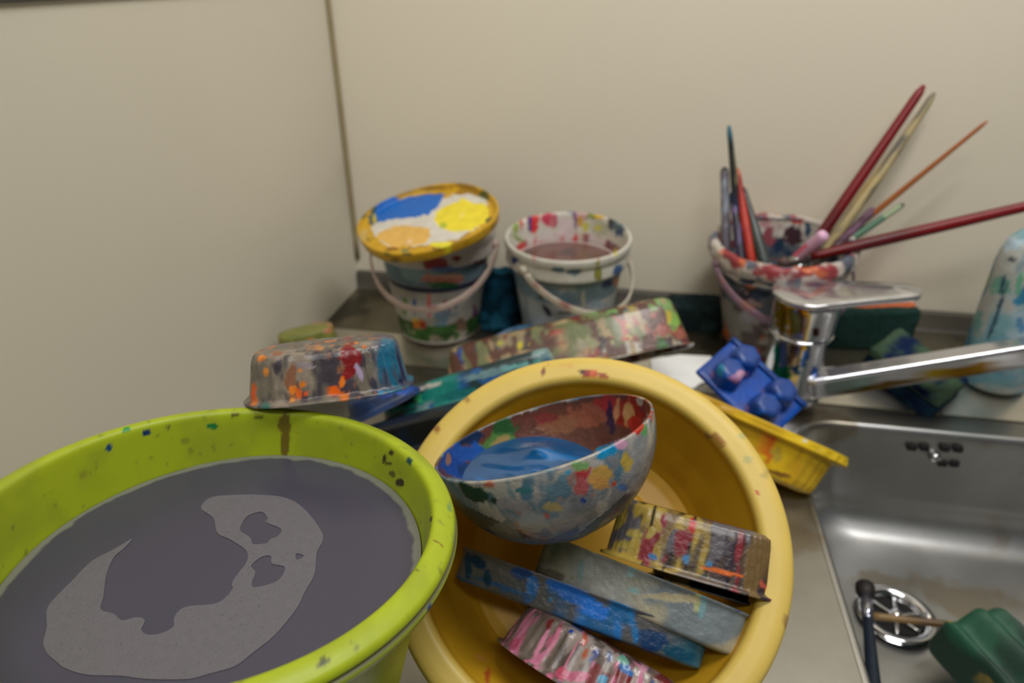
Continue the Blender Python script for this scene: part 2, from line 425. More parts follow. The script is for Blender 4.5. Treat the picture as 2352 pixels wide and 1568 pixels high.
for x, y, rx, ry, an, c in ((250, 1030, 8, 9, 20, (20, 70, 110)), (335, 993, 10, 7, 0, (20, 50, 95)), (388, 984, 4, 8, 15, (110, 120, 50)), (489, 978, 11, 6, 0, (30, 120, 60)),
        (289, 986, 12, 4, -15, (40, 140, 70)), (538, 955, 14, 4, -8, (90, 80, 30)), (596, 957, 9, 4, 0, (90, 95, 30)), (655, 975, 13, 22, 5, (112, 98, 28)), (655, 1012, 10, 30, 0, (112, 98, 28)),
        (883, 1052, 4, 12, 10, (60, 62, 28)), (897, 1040, 7, 7, 30, (60, 62, 28)), (893, 1064, 8, 4, 0, (70, 70, 30)), (900, 1088, 8, 6, 40, (95, 95, 38)), (919, 1108, 9, 8, 20, (60, 50, 25)),
        (940, 1059, 5, 9, -20, (15, 70, 70)), (990, 1192, 2.5, 6, 10, (50, 50, 30)), (1000, 1243, 6, 2, 45, (120, 70, 30)), (1012, 1250, 8, 2, 50, (130, 70, 35)), (747, 1520, 17, 12, -10, (88, 92, 38)),
        (742, 1522, 9, 7, -10, (60, 66, 40)), (985, 1393, 6, 11, 30, (20, 75, 150)), (888, 1419, 2, 3, 0, (40, 90, 60)), (863, 1437, 3, 3, 0, (40, 90, 60)), (1033, 1165, 5, 14, 0, (120, 150, 80)),
        (820, 1490, 9, 4, -35, (130, 135, 50)), (610, 1563, 10, 4, -25, (130, 135, 50)), (425, 1012, 9, 8, 0, (140, 150, 40)), (438, 1035, 6, 6, 0, (140, 150, 40)), (190, 1090, 8, 10, 0, (145, 150, 40)),
        (948, 1305, 3, 2, 0, (90, 95, 40)), (960, 1308, 3, 2, 0, (90, 95, 40)), (840, 960, 28, 4, 22, (60, 120, 110)), (1045, 1230, 3, 30, 5, (150, 165, 90))):
    glay.append(('b', x, y, rx, ry, an, c))
# dirty line in the groove where the rolled rim folds back on itself
glay.append(('z', (96, 96, 62), lambda u: sm(-abs(u[:, 2]+.0076*KG), -.0014, -.0007)*(np.hypot(u[:, 0], u[:, 1]) > .1265*KG)))
vfu = rev(prof_g, GC, GN, segs=600, step=.0013)
pobj('bucket_body', vfu, GREEN, glay, M['tubplastic'], gb, gO)
# raised seam under the rim on the right side and a wire handle lug
WC = GC - GN*.0345*KG; WN = unit((0, .09, 1))
def wdisc():
    hN = frame(GN)
    # water fills the bucket: clip to the inner wall radius
    return disc(WC, WN, .1085*KG+.004, rings=110, segs=360)
V, Fc, U = wdisc()
# pull the outline of the water on to the inner wall of the bucket
rel = V - GC; hgt = rel @ GN; rad = np.linalg.norm(rel - np.outer(hgt, GN), axis=1)
rin = KG*np.interp(hgt/KG, [-.195, -.006], [.0845, .1138])
 
ring = rad > rin - .004
dirs = (rel - np.outer(hgt, GN))/np.maximum(rad, 1e-6)[:, None]
V = V - dirs*np.maximum(rad - rin + .0006, 0)[:, None]
edge = sm(rad, (rin-.0065).mean(), (rin-.001).mean())
N = normals(V, Fc)
cols = paint(V, N, U, (66, 64, 78), [('n', (70, 68, 83), .5, (14, 9, 9), 2, .15)])
e2 = sm(rad - rin + .004*(fbm(V*140, 8)-.5), -.0052, -.0035)
cols[:, :3] = cols[:, :3]*(1-e2[:, None]*.8) + lin((128, 130, 118))*e2[:, None]*.8
mw = mat('dirty_water', vcol=True, rough=.22, spec=.45, var=.03, vscale=8)
water = obj('dirty_water', V, Fc, mw, None, tuple(WC), cols=cols)
tag(water, 'murky purple-grey paint water filling the lime green bucket', 'water')
FOAM = [(303,1238),(262,1262),(210,1290),(165,1335),(130,1370),(108,1400),(108,1440),(100,1475),(108,1500),(130,1520),(150,1535),(200,1550),(280,1553),(340,1560),(430,1560),(480,1548),(540,1530),(580,1500),(630,1460),(680,1400),(700,1360),(722,1320),(728,1270),(742,1240),(735,1215),(700,1170),(660,1145),(600,1137),(520,1138),(480,1145),(462,1168),(490,1190),(500,1225),(530,1240),(565,1265),(567,1290),(545,1320),(533,1340),(533,1355),(500,1385),(440,1392),(415,1400),(400,1420),(398,1440),(370,1455),(340,1458),(325,1447),(333,1425),(315,1418),(280,1425),(262,1410),(232,1400),(238,1370),(245,1320),(262,1280),(285,1260)]
HOLES = [[(555,1205),(570,1185),(600,1176),(615,1190),(612,1200),(645,1215),(640,1230),(620,1240),(612,1248),(582,1250),(575,1235),(553,1220)],
         [(577,1300),(600,1280),(622,1278),(625,1295),(653,1302),(650,1320),(630,1338),(580,1348),(587,1315)], [(680,1272),(698,1277),(682,1286)]]
def spl(poly, k=5):
    P = np.array(poly, float); n = len(P); out = []
    for i in range(n):
        p0, p1, p2, p3 = P[i-1], P[i], P[(i+1) % n], P[(i+2) % n]
        for j in range(k):
            t = j/k; out.append(.5*((2*p1)+(-p0+p2)*t+(2*p0-5*p1+4*p2-p3)*t*t+(-p0+3*p1-3*p2+p3)*t**3))
    return out
cu = bpy.data.curves.new('foam_outline', 'CURVE'); cu.dimensions = '2D'; cu.fill_mode = 'BOTH'; cu.extrude = .00006
WXa, WYa, WZa = frame(WN)
for poly in [FOAM]+HOLES:
    pts = [onpl(x, y, WC, WN) - WC for x, y in spl(poly)]
    s = cu.splines.new('POLY'); s.points.add(len(pts)-1); s.use_cyclic_u = True
    for i, p in enumerate(pts): s.points[i].co = (p @ WXa, p @ WYa, 0, 1)
tmp = bpy.data.objects.new('foam_tmp', cu); COL.objects.link(tmp)
tmp.matrix_world = Matrix(((WXa[0], WYa[0], WZa[0], 0), (WXa[1], WYa[1], WZa[1], 0), (WXa[2], WYa[2], WZa[2], 0), (0, 0, 0, 1)))
dg = bpy.context.evaluated_depsgraph_get(); me = bpy.data.meshes.new_from_object(tmp.evaluated_get(dg))
Vf = np.array([v.co[:] for v in me.vertices]) @ np.stack([WXa, WYa, WZa]) + WZa*.00025; Ff = [tuple(p.vertices) for p in me.polygons]
bpy.data.objects.remove(tmp)
mf = mat('soap_foam', (102, 99, 106), rough=.55, var=.06, vscale=260, bump=.3, bscale=900, stain=((80, 77, 86), 800, .64))
fo = obj('foam', Vf, Ff, mf, water, smooth=False)

# ================================================================== YELLOW BASIN
YS = .86
YC = CAM + (np.array([-.0125, .382, .051]) - CAM)*YS; YN = unit((.015, -.674, 1)); YR = .15*YS
YELL = (206, 158, 34)
yb = thing('yellow_basin', 'pale yellow round plastic basin tilted forward, holding a bowl and painted tubs', 'basin', (YC[0], YC[1]-.03, DK))
yO = (YC[0], YC[1]-.03, DK)
YD = .070
prof_y = [(0, -YD), (.072, -YD), (.080, -YD+.003), (.086, -YD+.012), (YR-.0205, -.012), (YR-.019, -.007), (YR-.013, -.0065), (YR-.009, -.0125), (YR-.004, -.0135), (YR-.0012, -.0115), (YR, -.007), (YR-.0008, -.003), (YR-.0030, -.0004), (YR-.008, .0006),
          (YR-.0165, .0002), (YR-.0190, -.0010), (YR-.0205, -.004), (YR-.0215, -.010), (.0885, -YD+.014), (.083, -YD+.006), (.074, -YD+.0035), (.060, -YD+.0035), (.056, -YD+.0065), (.050, -YD+.0035), (0, -YD+.0035)]
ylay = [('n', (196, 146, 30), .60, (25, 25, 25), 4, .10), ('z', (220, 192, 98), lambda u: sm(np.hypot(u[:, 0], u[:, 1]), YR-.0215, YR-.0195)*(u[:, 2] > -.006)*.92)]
for x, y, rx, ry, an, c in ((1247, 853, 4, 8, 10, (130, 80, 50)), (1258, 838, 6, 2, -40, (205, 160, 80)), (1355, 856, 22, 7, 5, (150, 40, 25)), (1338, 853, 8, 5, 0, (70, 25, 20)), (1364, 856, 9, 7, 20, (205, 90, 40)), (1385, 862, 16, 4, 15, (160, 70, 30)),
        (1072, 918, 8, 5, 10, (175, 140, 70)), (1004, 985, 6, 9, 25, (165, 115, 60)), (1741, 1130, 5, 7, 0, (190, 50, 40)), (1808, 1430, 9, 14, 0, (170, 140, 80)), (1705, 1000, 9, 9, 0, (190, 180, 110)), (1718, 1055, 8, 9, 0, (185, 175, 100)),
        (1757, 1090, 12, 7, -30, (190, 165, 90)), (1120, 1555, 6, 18, 5, (190, 90, 40)), (1110, 1510, 18, 6, 20, (215, 150, 60)), (960, 1558, 6, 8, 0, (120, 100, 60)), (1300, 838, 14, 6, 0, (215, 175, 90)), (1650, 1010, 20, 9, 50, (170, 125, 60)), (1628, 1000, 10, 5, 50, (150, 115, 70))):
    ylay.append(('b', x, y, rx, ry, an, c))
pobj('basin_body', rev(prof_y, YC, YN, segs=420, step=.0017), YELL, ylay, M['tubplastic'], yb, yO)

# ================================================================== BOWL WITH BLUE PAINT
BS = .82
BC = CAM + (np.array([-.051, .421, .111]) - CAM)*BS; BN = unit((-.37, .307, 1)); BR = .085*BS
bw = thing('mixing_bowl', 'clear round mixing bowl caked with paint, tilted inside the yellow basin', 'bowl', BC - BN*.062)
bO = tuple(BC - BN*.062)
BD = .064
pr = []
for k in range(0, 25):
    a = PI/2*k/24; pr.append((BR*math.sin(a)**.9 if k else 0, -BD*math.cos(a)**1.05 if k < 24 else 0))
outer_p = [(0, -BD), (.020, -BD)] + [p for p in pr if p[0] > .024]
inner_p = [(p[0]-.0018, p[1]+(.0004 if p[1] > -.004 else .0016)) for p in outer_p[2:]][::-1] + [(0.018, -BD+.0018), (0, -BD+.0018)]
blay = [('n', (128, 132, 136), .5, (45, 45, 30), 2, .06), ('n', (96, 126, 140), .58, (120, 120, 16), 52, .04), ('n', (176, 172, 164), .60, (110, 110, 16), 57, .04), ('n', (168, 164, 158), .58, (60, 60, 40), 3, .05), ('n', (80, 118, 138), .60, (70, 70, 34), 5, .05), ('n', (150, 120, 110), .68, (110, 110, 80), 11, .03),
        ('p', [(1000,1105),(1075,1165),(1180,1210),(1240,1245),(1330,1225),(1430,1140),(1480,1120),(1450,1180),(1380,1240),(1290,1258),(1190,1255),(1100,1215),(1030,1150)], (38, 62, 76)),
        ('p', [(1120,1210),(1170,1190),(1200,1235),(1270,1240),(1330,1205),(1330,1230),(1250,1252),(1160,1245)], (100, 112, 122)),
        ('p', [(1015,1097),(998,1070),(1050,1015),(1130,975),(1250,930),(1400,903),(1485,905),(1497,935),(1470,985),(1370,1036),(1200,1088),(1090,1100)], (96, 56, 46))]
for x, y, rx, ry, an, c in ((1090, 1133, 45, 17, 22, (30, 62, 52)), (1135, 1150, 14, 6, 40, (30, 62, 52)), (1205, 1126, 20, 6, 0, (60, 120, 125)), (1340, 1085, 22, 16, -30, (178, 62, 66)), (1332, 1068, 24, 14, 0, (120, 160, 100)), (1378, 1092, 28, 22, -20, (196, 156, 76)), (1335, 1115, 16, 20, 0, (176, 92, 92)),
        (1375, 1105, 24, 12, 20, (200, 150, 80)), (1395, 1035, 26, 14, -25, (30, 140, 190)), (1426, 1020, 14, 10, 0, (200, 150, 180)), (1438, 1060, 12, 20, 0, (186, 160, 66)), (1410, 1110, 6, 5, 0, (196, 70, 40)), (1432, 1120, 12, 8, 0, (60, 110, 170)), (1480, 985, 8, 14, 0, (90, 160, 90)), (1305, 1083, 7, 6, 0, (50, 150, 190)),
        (1340, 1150, 7, 5, 0, (30, 70, 150)), (1255, 1185, 9, 6, 0, (180, 80, 60)), (1272, 1165, 22, 10, 10, (176, 160, 106)), (1225, 1200, 30, 22, 0, (146, 152, 156)), (1120, 1112, 14, 8, 0, (180, 110, 90)), (1180, 1160, 40, 12, 10, (150, 148, 150)),
        (1450, 945, 46, 40, 0, (150, 28, 20)), (1400, 935, 36, 26, 0, (150, 40, 34)), (1445, 950, 12, 34, 0, (200, 150, 96)), (1415, 945, 8, 30, 10, (190, 130, 90)), (1402, 960, 10, 36, -6, (54, 26, 60)), (1340, 955, 50, 26, -5, (140, 78, 60)), (1280, 975, 50, 22, -8, (132, 84, 60)), (1460, 975, 20, 18, 0, (180, 40, 26)),
        (1250, 960, 30, 10, -10, (120, 50, 46)), (1160, 985, 26, 26, 0, (40, 84, 44)), (1150, 1020, 48, 22, -8, (76, 120, 60)), (1150, 1012, 24, 10, -20, (150, 130, 80)), (1075, 1010, 40, 14, -20, (20, 44, 80)), (1060, 1040, 50, 22, 0, (26, 80, 160)), (1040, 1070, 40, 24, 20, (20, 70, 150)), (1030, 1055, 5, 14, 0, (150, 110, 90)),
        (1090, 1075, 40, 14, 0, (16, 60, 110)), (1480, 930, 10, 18, 0, (110, 40, 44)), (1470, 920, 8, 10, 0, (180, 170, 160))):
    blay.append(('b', x, y, rx, ry, an, c))
pobj('bowl_shell', rev(outer_p+inner_p, BC, BN, segs=400, step=.0012), (146, 148, 150), blay, M['clear'], bw, bO, alpha=.97)
# liquid blue paint, level, following the inside of the bowl
PZ = BC[2]-.041
PC = np.array([BC[0], BC[1], PZ])
def inside_r(h):   # inner bowl radius at height h along axis
    hs = np.array([p[1] for p in inner_p[::-1]]); rs = np.array([p[0] for p in inner_p[::-1]]); o_ = np.argsort(hs); return np.interp(h, hs[o_], rs[o_])
ang = np.linspace(0, 2*PI, 160, endpoint=False)
# centre of the pool: march outward until the wall is met
c0 = np.array([BC[0]-.002, BC[1]-.004, PZ]); Rr = []
for a in ang:
    d = np.array([math.cos(a), math.sin(a), 0]); lo, hi = 0, .09
    for _ in range(30):
        mid = (lo+hi)/2; q = c0 + d*mid - BC; h = q @ BN; r_ = np.linalg.norm(q - BN*h)
        if h < -.001 and r_ < inside_r(h)-.0004: lo = mid
        else: hi = mid
    Rr.append(lo)
Rr = np.array(Rr); V = [c0]; Fc = []
nr = 46
for i in range(1, nr+1):
    for j, a in enumerate(ang):
        s = Rr[j]*i/nr; V.append(c0 + np.array([math.cos(a)*s, math.sin(a)*s, 0]))
V = np.array(V)
fold = fbm(V*np.array([34, 60, 1]), 21, 2); V[:, 2] += (fold-.5)*.006*(1 - (np.r_[0, np.repeat(np.arange(1, nr+1)/nr, 160)])**6)
sw = proj(V); V[:, 2] += .0042*np.exp(-(((sw[0]-1230)/44)**2+((sw[1]-1040)/17)**2)) + .0022*np.exp(-(((sw[0]-1228)/26)**2+((sw[1]-1082)/9)**2))
for j in range(160): Fc.append((0, 1+j, 1+(j+1) % 160))
for i in range(nr-1):
    for j in range(160): a_ = 1+i*160; j2 = (j+1) % 160; Fc.append((a_+j, a_+160+j, a_+160+j2, a_+j2))
lp = pobj('liquid_paint', (V, Fc, V-c0), (12, 84, 140), [('n', (8, 70, 116), .5, (18, 40, 1), 4, .15), ('n', (20, 104, 170), .66, (24, 60, 1), 6, .06)], M['wetpaint'], None, tuple(c0))
tag(lp, 'glossy blue liquid paint lying in the tilted mixing bowl', 'paint')

# ================================================================== PAINTED PLASTIC TUBS (loaf shaped)
def loaf(name, label, cat, rL, rR, bM, W, base, layers, parts=None, taper=.85, rib=(0, 0), se=4.0, flange=.004, material='clear', alpha=.95, group=None, closed=True, segs=360, wallt=.0012, step=.0013, lip=.0012, tilt=None):
    """rL, rR: the two ends of the rim edge that faces the viewer; bM: middle of the closed end on the same face"""
    rL, rR, bM = map(lambda q: np.array(q, float), (rL, rR, bM))
    X = unit(rR-rL); L = np.linalg.norm(rR-rL); mid = (rL+rR)/2; up = bM-mid; up = up - X*(up @ X); Hh = np.linalg.norm(up); Z = up/Hh
    Y = np.cross(Z, X)
    if (Y @ (mid-CAM)) < 0: Y = -Y
    # the wall leans inward toward the closed end
    if tilt is not None:          # seen edge-on, then leaned by tilt degrees about its long side
        pb = np.array(proj(bM)); v = unit(mid-CAM); dB = ray(*pb); tb = ((mid-CAM) @ v)/(dB @ v); up = CAM + dB*tb - mid
        up = up - X*(up @ X); Hh = np.linalg.norm(up); Z0 = up/Hh; Y0 = unit(v - X*(v @ X) - Z0*(v @ Z0))
        tr = math.radians(tilt); Z = Z0*math.cos(tr) - Y0*math.sin(tr); Y = Y0*math.cos(tr) + Z0*math.sin(tr); Hh /= max(math.cos(tr), .5)
    c = mid + Y*W/2
    a, b = L/2, W/2
    R0 = a
    t = (1-taper)*b
    pr = [(R0, 0), (R0+.0002, lip), (R0-flange*.5, lip+.0006), (R0-flange, lip+.0018)]
    pr += [(R0-flange-t*.15, Hh*.3), (R0-flange-t*.55, Hh*.8), (R0-flange-t*.8, Hh*.93), (R0-flange-t-.003, Hh*.985), (R0-flange-t-.008, Hh), (R0-b*.985, Hh)]
    inn = [(r-wallt, h-wallt) for r, h in pr[4:-1] if h > .004][::-1]
    pr = pr + [(R0-b*.985, Hh-wallt)] + inn + [(R0-flange-wallt, .002), (R0-.0015, -.0002), (R0, 0)]
    vfu = rev(pr, c, Z, x=X, segs=segs, step=step, se=se, ab=(a, b), rib=rib, ribz=(.004, Hh*.96))
    V, Fc, _ = vfu
    U = (V - c) @ np.stack([X, Y, Z], 1)
    # flip winding if the frame is left handed is never needed: frame() is right handed
    th_ = thing(name, label, cat, c, group)
    pobj('tub_shell', (V, Fc, U), base, layers, M[material], th_, tuple(c), alpha)
    return th_, (c, X, Y, Z, a, b, Hh)

def B(*rows): return [('b', *r) for r in rows]
def yp(x, y, off): return onpl(x, y, YC, YN, off)

# tubs lying in the yellow basin
loaf('ribbed_tub', 'ribbed yellow tub streaked with black and purple paint, orange line on rim, in yellow basin', 'tub',
     yp(1372, 1268, .006), yp(1782, 1388, .012), yp(1618, 1190, .012), .034, (176, 150, 68),
     [('n', (24, 20, 22), .54, (90, 90, 40), 3, .04), ('z', (62, 50, 58), lambda u: sm(u[:, 0]+.03*(fbm(u*np.array((120, 120, 20)), 41)-.5), -.002, .014)*.92), ('z', (22, 18, 22), lambda u: sm(-np.abs(np.sin(u[:, 0]*250)), -.30, -.12)*(fbm(u*np.array((60, 60, 18)), 5) > .47)), ('n', (56, 46, 54), .5, (110, 110, 24), 6, .06, lambda u: sm(u[:, 0], -.01, .01)),
      ('n', (120, 96, 60), .60, (80, 80, 20), 8, .05), ('n', (96, 92, 98), .66, (140, 140, 40), 14, .04), ('n', (130, 40, 50), .68, (90, 90, 40), 17, .03)] +
     B((1655, 1312, 52, 5, 12, (226, 112, 44)), (1590, 1205, 6, 22, 0, (196, 36, 40)), (1525, 1200, 7, 18, 0, (140, 50, 70)), (1575, 1283, 8, 12, 0, (70, 130, 180)), (1628, 1295, 8, 6, 0, (50, 120, 170)), (1500, 1280, 9, 6, 20, (60, 120, 180)), (1755, 1345, 14, 5, 40, (190, 90, 70)), (1770, 1372, 12, 6, 60, (90, 40, 60)),
       (1460, 1225, 16, 12, 0, (176, 158, 78)), (1440, 1250, 16, 10, 0, (170, 150, 70)), (1420, 1200, 10, 14, 0, (160, 142, 66)), (1495, 1225, 10, 18, 10, (170, 150, 74)), (1600, 1330, 80, 6, 15, (110, 96, 84))),
     rib=(44, .006), tilt=4, taper=.8, se=2.6)
loaf('nested_tub', 'dark speckled yellow tub tucked under the ribbed streaked tub in the basin', 'tub',
     yp(1480, 1318, -.012), yp(1752, 1400, -.006), yp(1640, 1285, -.008), .030, (150, 126, 48),
     [('n', (28, 26, 26), .50, (90, 60, 30), 13, .04), ('n', (60, 70, 70), .66, (80, 80, 60), 4, .04), ('z', (34, 34, 34), lambda u: sm(u[:, 0], .035, .045)*.85)], rib=(40, .01), tilt=0, taper=.85, se=2.6)
loaf('grey_tub', 'pale grey-white tub with yellow and blue paint along its edge, in yellow basin', 'tub',
     yp(1240, 1218, -.014), yp(1728, 1412, .004), yp(1452, 1415, -.004), .036, (150, 152, 146),
     [('n', (164, 158, 134), .56, (30, 30, 30), 5, .08), ('n', (122, 132, 136), .60, (30, 60, 40), 9, .05)] +
     B((1405, 1272, 60, 4, 8, (176, 170, 70)), (1535, 1307, 46, 6, 14, (60, 110, 160)), (1560, 1318, 22, 4, 14, (150, 170, 90)), (1450, 1330, 8, 36, 2, (130, 172, 172)), (1460, 1320, 5, 20, 0, (150, 150, 80)), (1335, 1315, 7, 24, 0, (124, 150, 148)), (1612, 1385, 10, 34, 8, (120, 160, 166)), (1600, 1390, 6, 24, 10, (170, 176, 120)),
       (1545, 1372, 56, 9, 6, (182, 170, 134)), (1700, 1385, 14, 18, 0, (90, 96, 130)), (1130, 1290, 60, 20, 15, (70, 66, 54)), (1260, 1320, 40, 16, 10, (100, 96, 84))), tilt=3, taper=.92, se=3.2, flange=.0015)
loaf('blue_stained_tub', 'grey tub smeared with bright blue paint, lying between the grey and pink tubs', 'tub',
     yp(1052, 1250, -.014), yp(1640, 1462, -.006), yp(1325, 1437, -.010), .032, (100, 98, 94),
     [('n', (84, 84, 84), .5, (40, 40, 40), 5, .08), ('n', (24, 96, 150), .60, (30, 40, 30), 4, .04), ('z', (34, 96, 118), lambda u: sm(u[:, 0], .055, .075)*.9)] +
     [('p', [(1255,1330),(1300,1338),(1345,1360),(1390,1392),(1402,1412),(1385,1425),(1345,1415),(1330,1395),(1290,1372),(1262,1350)], (26, 108, 200))] +
     B((1200, 1315, 30, 14, 15, (20, 60, 116)), (1222, 1350, 14, 30, 5, (40, 110, 176)), (1075, 1300, 8, 30, 0, (16, 60, 84)), (1095, 1290, 26, 12, 30, (16, 52, 84)), (1160, 1350, 70, 6, 20, (50, 90, 130)), (1120, 1325, 8, 20, 0, (16, 60, 84)), (1262, 1378, 6, 6, 0, (50, 140, 190)),
       (1330, 1425, 10, 14, 0, (40, 110, 176)), (1418, 1445, 9, 24, 0, (30, 110, 180)), (1455, 1440, 8, 34, -10, (24, 110, 170)), (1500, 1470, 30, 24, 10, (16, 56, 100)), (1560, 1500, 40, 16, 20, (16, 74, 100)), (1150, 1320, 30, 12, 15, (92, 90, 84))), tilt=2, taper=.93, se=3.2, flange=.0015)
loaf('pink_streaked_tub', 'clear ribbed tub streaked with pink paint, nearest in the yellow basin', 'tub',
     yp(1118, 1470, -.004), yp(1560, 1740, .004), yp(1412, 1500, .002), .058, (124, 110, 100),
     [('n', (88, 76, 68), .48, (60, 60, 22), 3, .05), ('z', (206, 116, 146), lambda u: sm(-np.abs(np.sin(u[:, 0]*230)), -.20, -.10)*(fbm(u*np.array((50, 50, 22)), 6) > .44)), ('n', (204, 110, 140), .69, (150, 150, 14), 6, .035), ('n', (156, 142, 134), .58, (120, 120, 20), 10, .05), ('n', (212, 130, 160), .71, (150, 150, 14), 19, .03), ('n', (50, 90, 150), .70, (90, 90, 50), 12, .03), ('n', (120, 40, 40), .71, (80, 80, 50), 15, .02)] +
     B((1180, 1480, 9, 16, 30, (190, 90, 120)), (1342, 1470, 7, 16, 0, (180, 76, 40)), (1345, 1500, 6, 14, 20, (190, 90, 50)), (1312, 1452, 6, 6, 0, (20, 60, 140)), (1368, 1500, 7, 9, 0, (20, 50, 130)), (1357, 1515, 6, 7, 0, (20, 50, 130)), (1290, 1548, 18, 14, 0, (200, 80, 110)), (1325, 1555, 24, 12, 0, (206, 110, 140)), (1500, 1500, 46, 9, 22, (206, 130, 160)),
       (1435, 1535, 22, 9, 40, (40, 110, 180)), (1385, 1560, 10, 12, 0, (60, 150, 190)), (1430, 1515, 12, 12, 0, (110, 170, 150)), (1558, 1530, 20, 9, 10, (70, 60, 150)), (1520, 1555, 20, 10, 0, (110, 50, 50)), (1480, 1530, 9, 22, 20, (206, 150, 170))),
     rib=(46, .012), tilt=10, taper=.70, se=2.25, alpha=.86)

# ================================================================== TUBS BEHIND THE BUCKET AND BASIN
gp = lambda x, y, off: onpl(x, y, GC, GN, off)
loaf('spattered_tub', 'upside-down grey tub spattered with orange and dark red paint, resting on green bucket rim', 'tub',
     gp(536, 951, .003), aty(952, 902, gp(552, 951, .003)[1]+.035), gp(745, 808, .003), .070, (122, 114, 100),
     [('n', (88, 84, 80), .5, (60, 60, 40), 3, .05), ('n', (146, 132, 118), .58, (120, 120, 40), 7, .05), ('n', (70, 62, 70), .62, (140, 140, 50), 9, .04), ('n', (220, 118, 40), .69, (110, 110, 70), 12, .02), ('n', (142, 96, 70), .66, (130, 130, 40), 18, .03),
      ('z', (36, 66, 96), lambda u: sm(u[:, 0]+.01*fbm(u*90, 4), .030, .042)*.8), ('n', (30, 100, 130), .60, (120, 120, 30), 23, .04, lambda u: sm(u[:, 0], .025, .035)), ('n', (20, 36, 76), .60, (120, 120, 30), 27, .04, lambda u: sm(u[:, 0], .025, .035))] +
     B((805, 820, 20, 36, -6, (130, 26, 30)), (797, 860, 14, 12, 0, (140, 30, 34)), (826, 856, 6, 20, -20, (170, 150, 180)), (697, 883, 9, 7, 0, (236, 130, 30)), (673, 895, 8, 7, 0, (230, 130, 40)), (687, 905, 7, 12, 0, (232, 104, 36)), (765, 898, 17, 11, 20, (240, 104, 20)), (786, 876, 6, 14, 0, (236, 124, 30)), (783, 905, 8, 8, 0, (220, 110, 40)),
       (583, 900, 6, 22, 8, (220, 96, 40)), (601, 822, 10, 6, -30, (222, 130, 50)), (612, 855, 6, 8, 0, (206, 130, 50)), (703, 903, 6, 6, 0, (220, 90, 40)), (672, 918, 5, 4, 0, (220, 140, 60)), (612, 932, 10, 8, 0, (60, 110, 100)), (690, 852, 5, 5, 0, (230, 140, 50)), (735, 800, 14, 4, 0, (190, 130, 70)),
       (875, 902, 10, 5, -20, (50, 130, 170)), (640, 790, 20, 4, 0, (100, 90, 90)), (700, 838, 22, 8, 10, (150, 138, 140))),
     rib=(30, .010), tilt=14, taper=.80, se=3.0, material='clear')
loaf('olive_tub', 'olive green painted tub half hidden behind the orange spattered tub', 'tub',
     aty(640, 850, .60), aty(798, 812, .64), aty(735, 762, .63), .05, (104, 112, 52),
     [('n', (130, 130, 66), .5, (40, 40, 40), 3, .08), ('n', (180, 120, 80), .66, (60, 60, 60), 7, .03)] + B((752, 760, 12, 5, -10, (190, 120, 90)), (715, 782, 9, 5, 0, (190, 130, 80)), (770, 790, 20, 10, 0, (76, 88, 36))), tilt=20, taper=.8, se=3, material='plastic')
loaf('navy_tub', 'dark blue painted tub wedged beneath the spattered tub', 'tub',
     aty(800, 985, .46), aty(975, 900, .50), aty(860, 905, .48), .07, (24, 60, 120),
     [('n', (14, 34, 70), .5, (40, 40, 40), 3, .08), ('z', (10, 40, 76), lambda u: (u[:, 0] < .01)*.6)] + B((930, 892, 26, 14, -20, (40, 84, 176)), (880, 905, 20, 8, 0, (30, 60, 150))), tilt=10, taper=.85, se=3, material='plastic')
loaf('teal_tub', 'clear tub smeared with teal paint, behind the yellow basin rim', 'tub',
     aty(862, 980, .500), aty(1290, 858, .53), aty(1055, 858, .525), .05, (88, 108, 104),
     [('n', (24, 132, 122), .47, (24, 24, 50), 3, .05), ('n', (40, 60, 62), .56, (30, 30, 50), 5, .05), ('n', (120, 150, 150), .60, (30, 30, 60), 8, .05), ('n', (40, 92, 150), .66, (40, 40, 50), 15, .03), ('z', (52, 66, 64), lambda u: sm(-u[:, 0], .055, .065)*.8)] +
     B((905, 928, 22, 9, -15, (176, 70, 92)), (962, 915, 14, 12, 0, (70, 180, 120)), (930, 935, 50, 5, -14, (26, 140, 130)), (1000, 905, 44, 12, -14, (22, 130, 118)), (1065, 880, 12, 24, 0, (36, 90, 150)), (1130, 855, 60, 9, -14, (116, 150, 156)), (980, 888, 36, 5, -16, (186, 180, 170)), (1050, 905, 40, 12, -12, (20, 110, 110)), (1190, 840, 40, 6, -14, (110, 170, 170))), tilt=6, taper=.8, se=3.5)
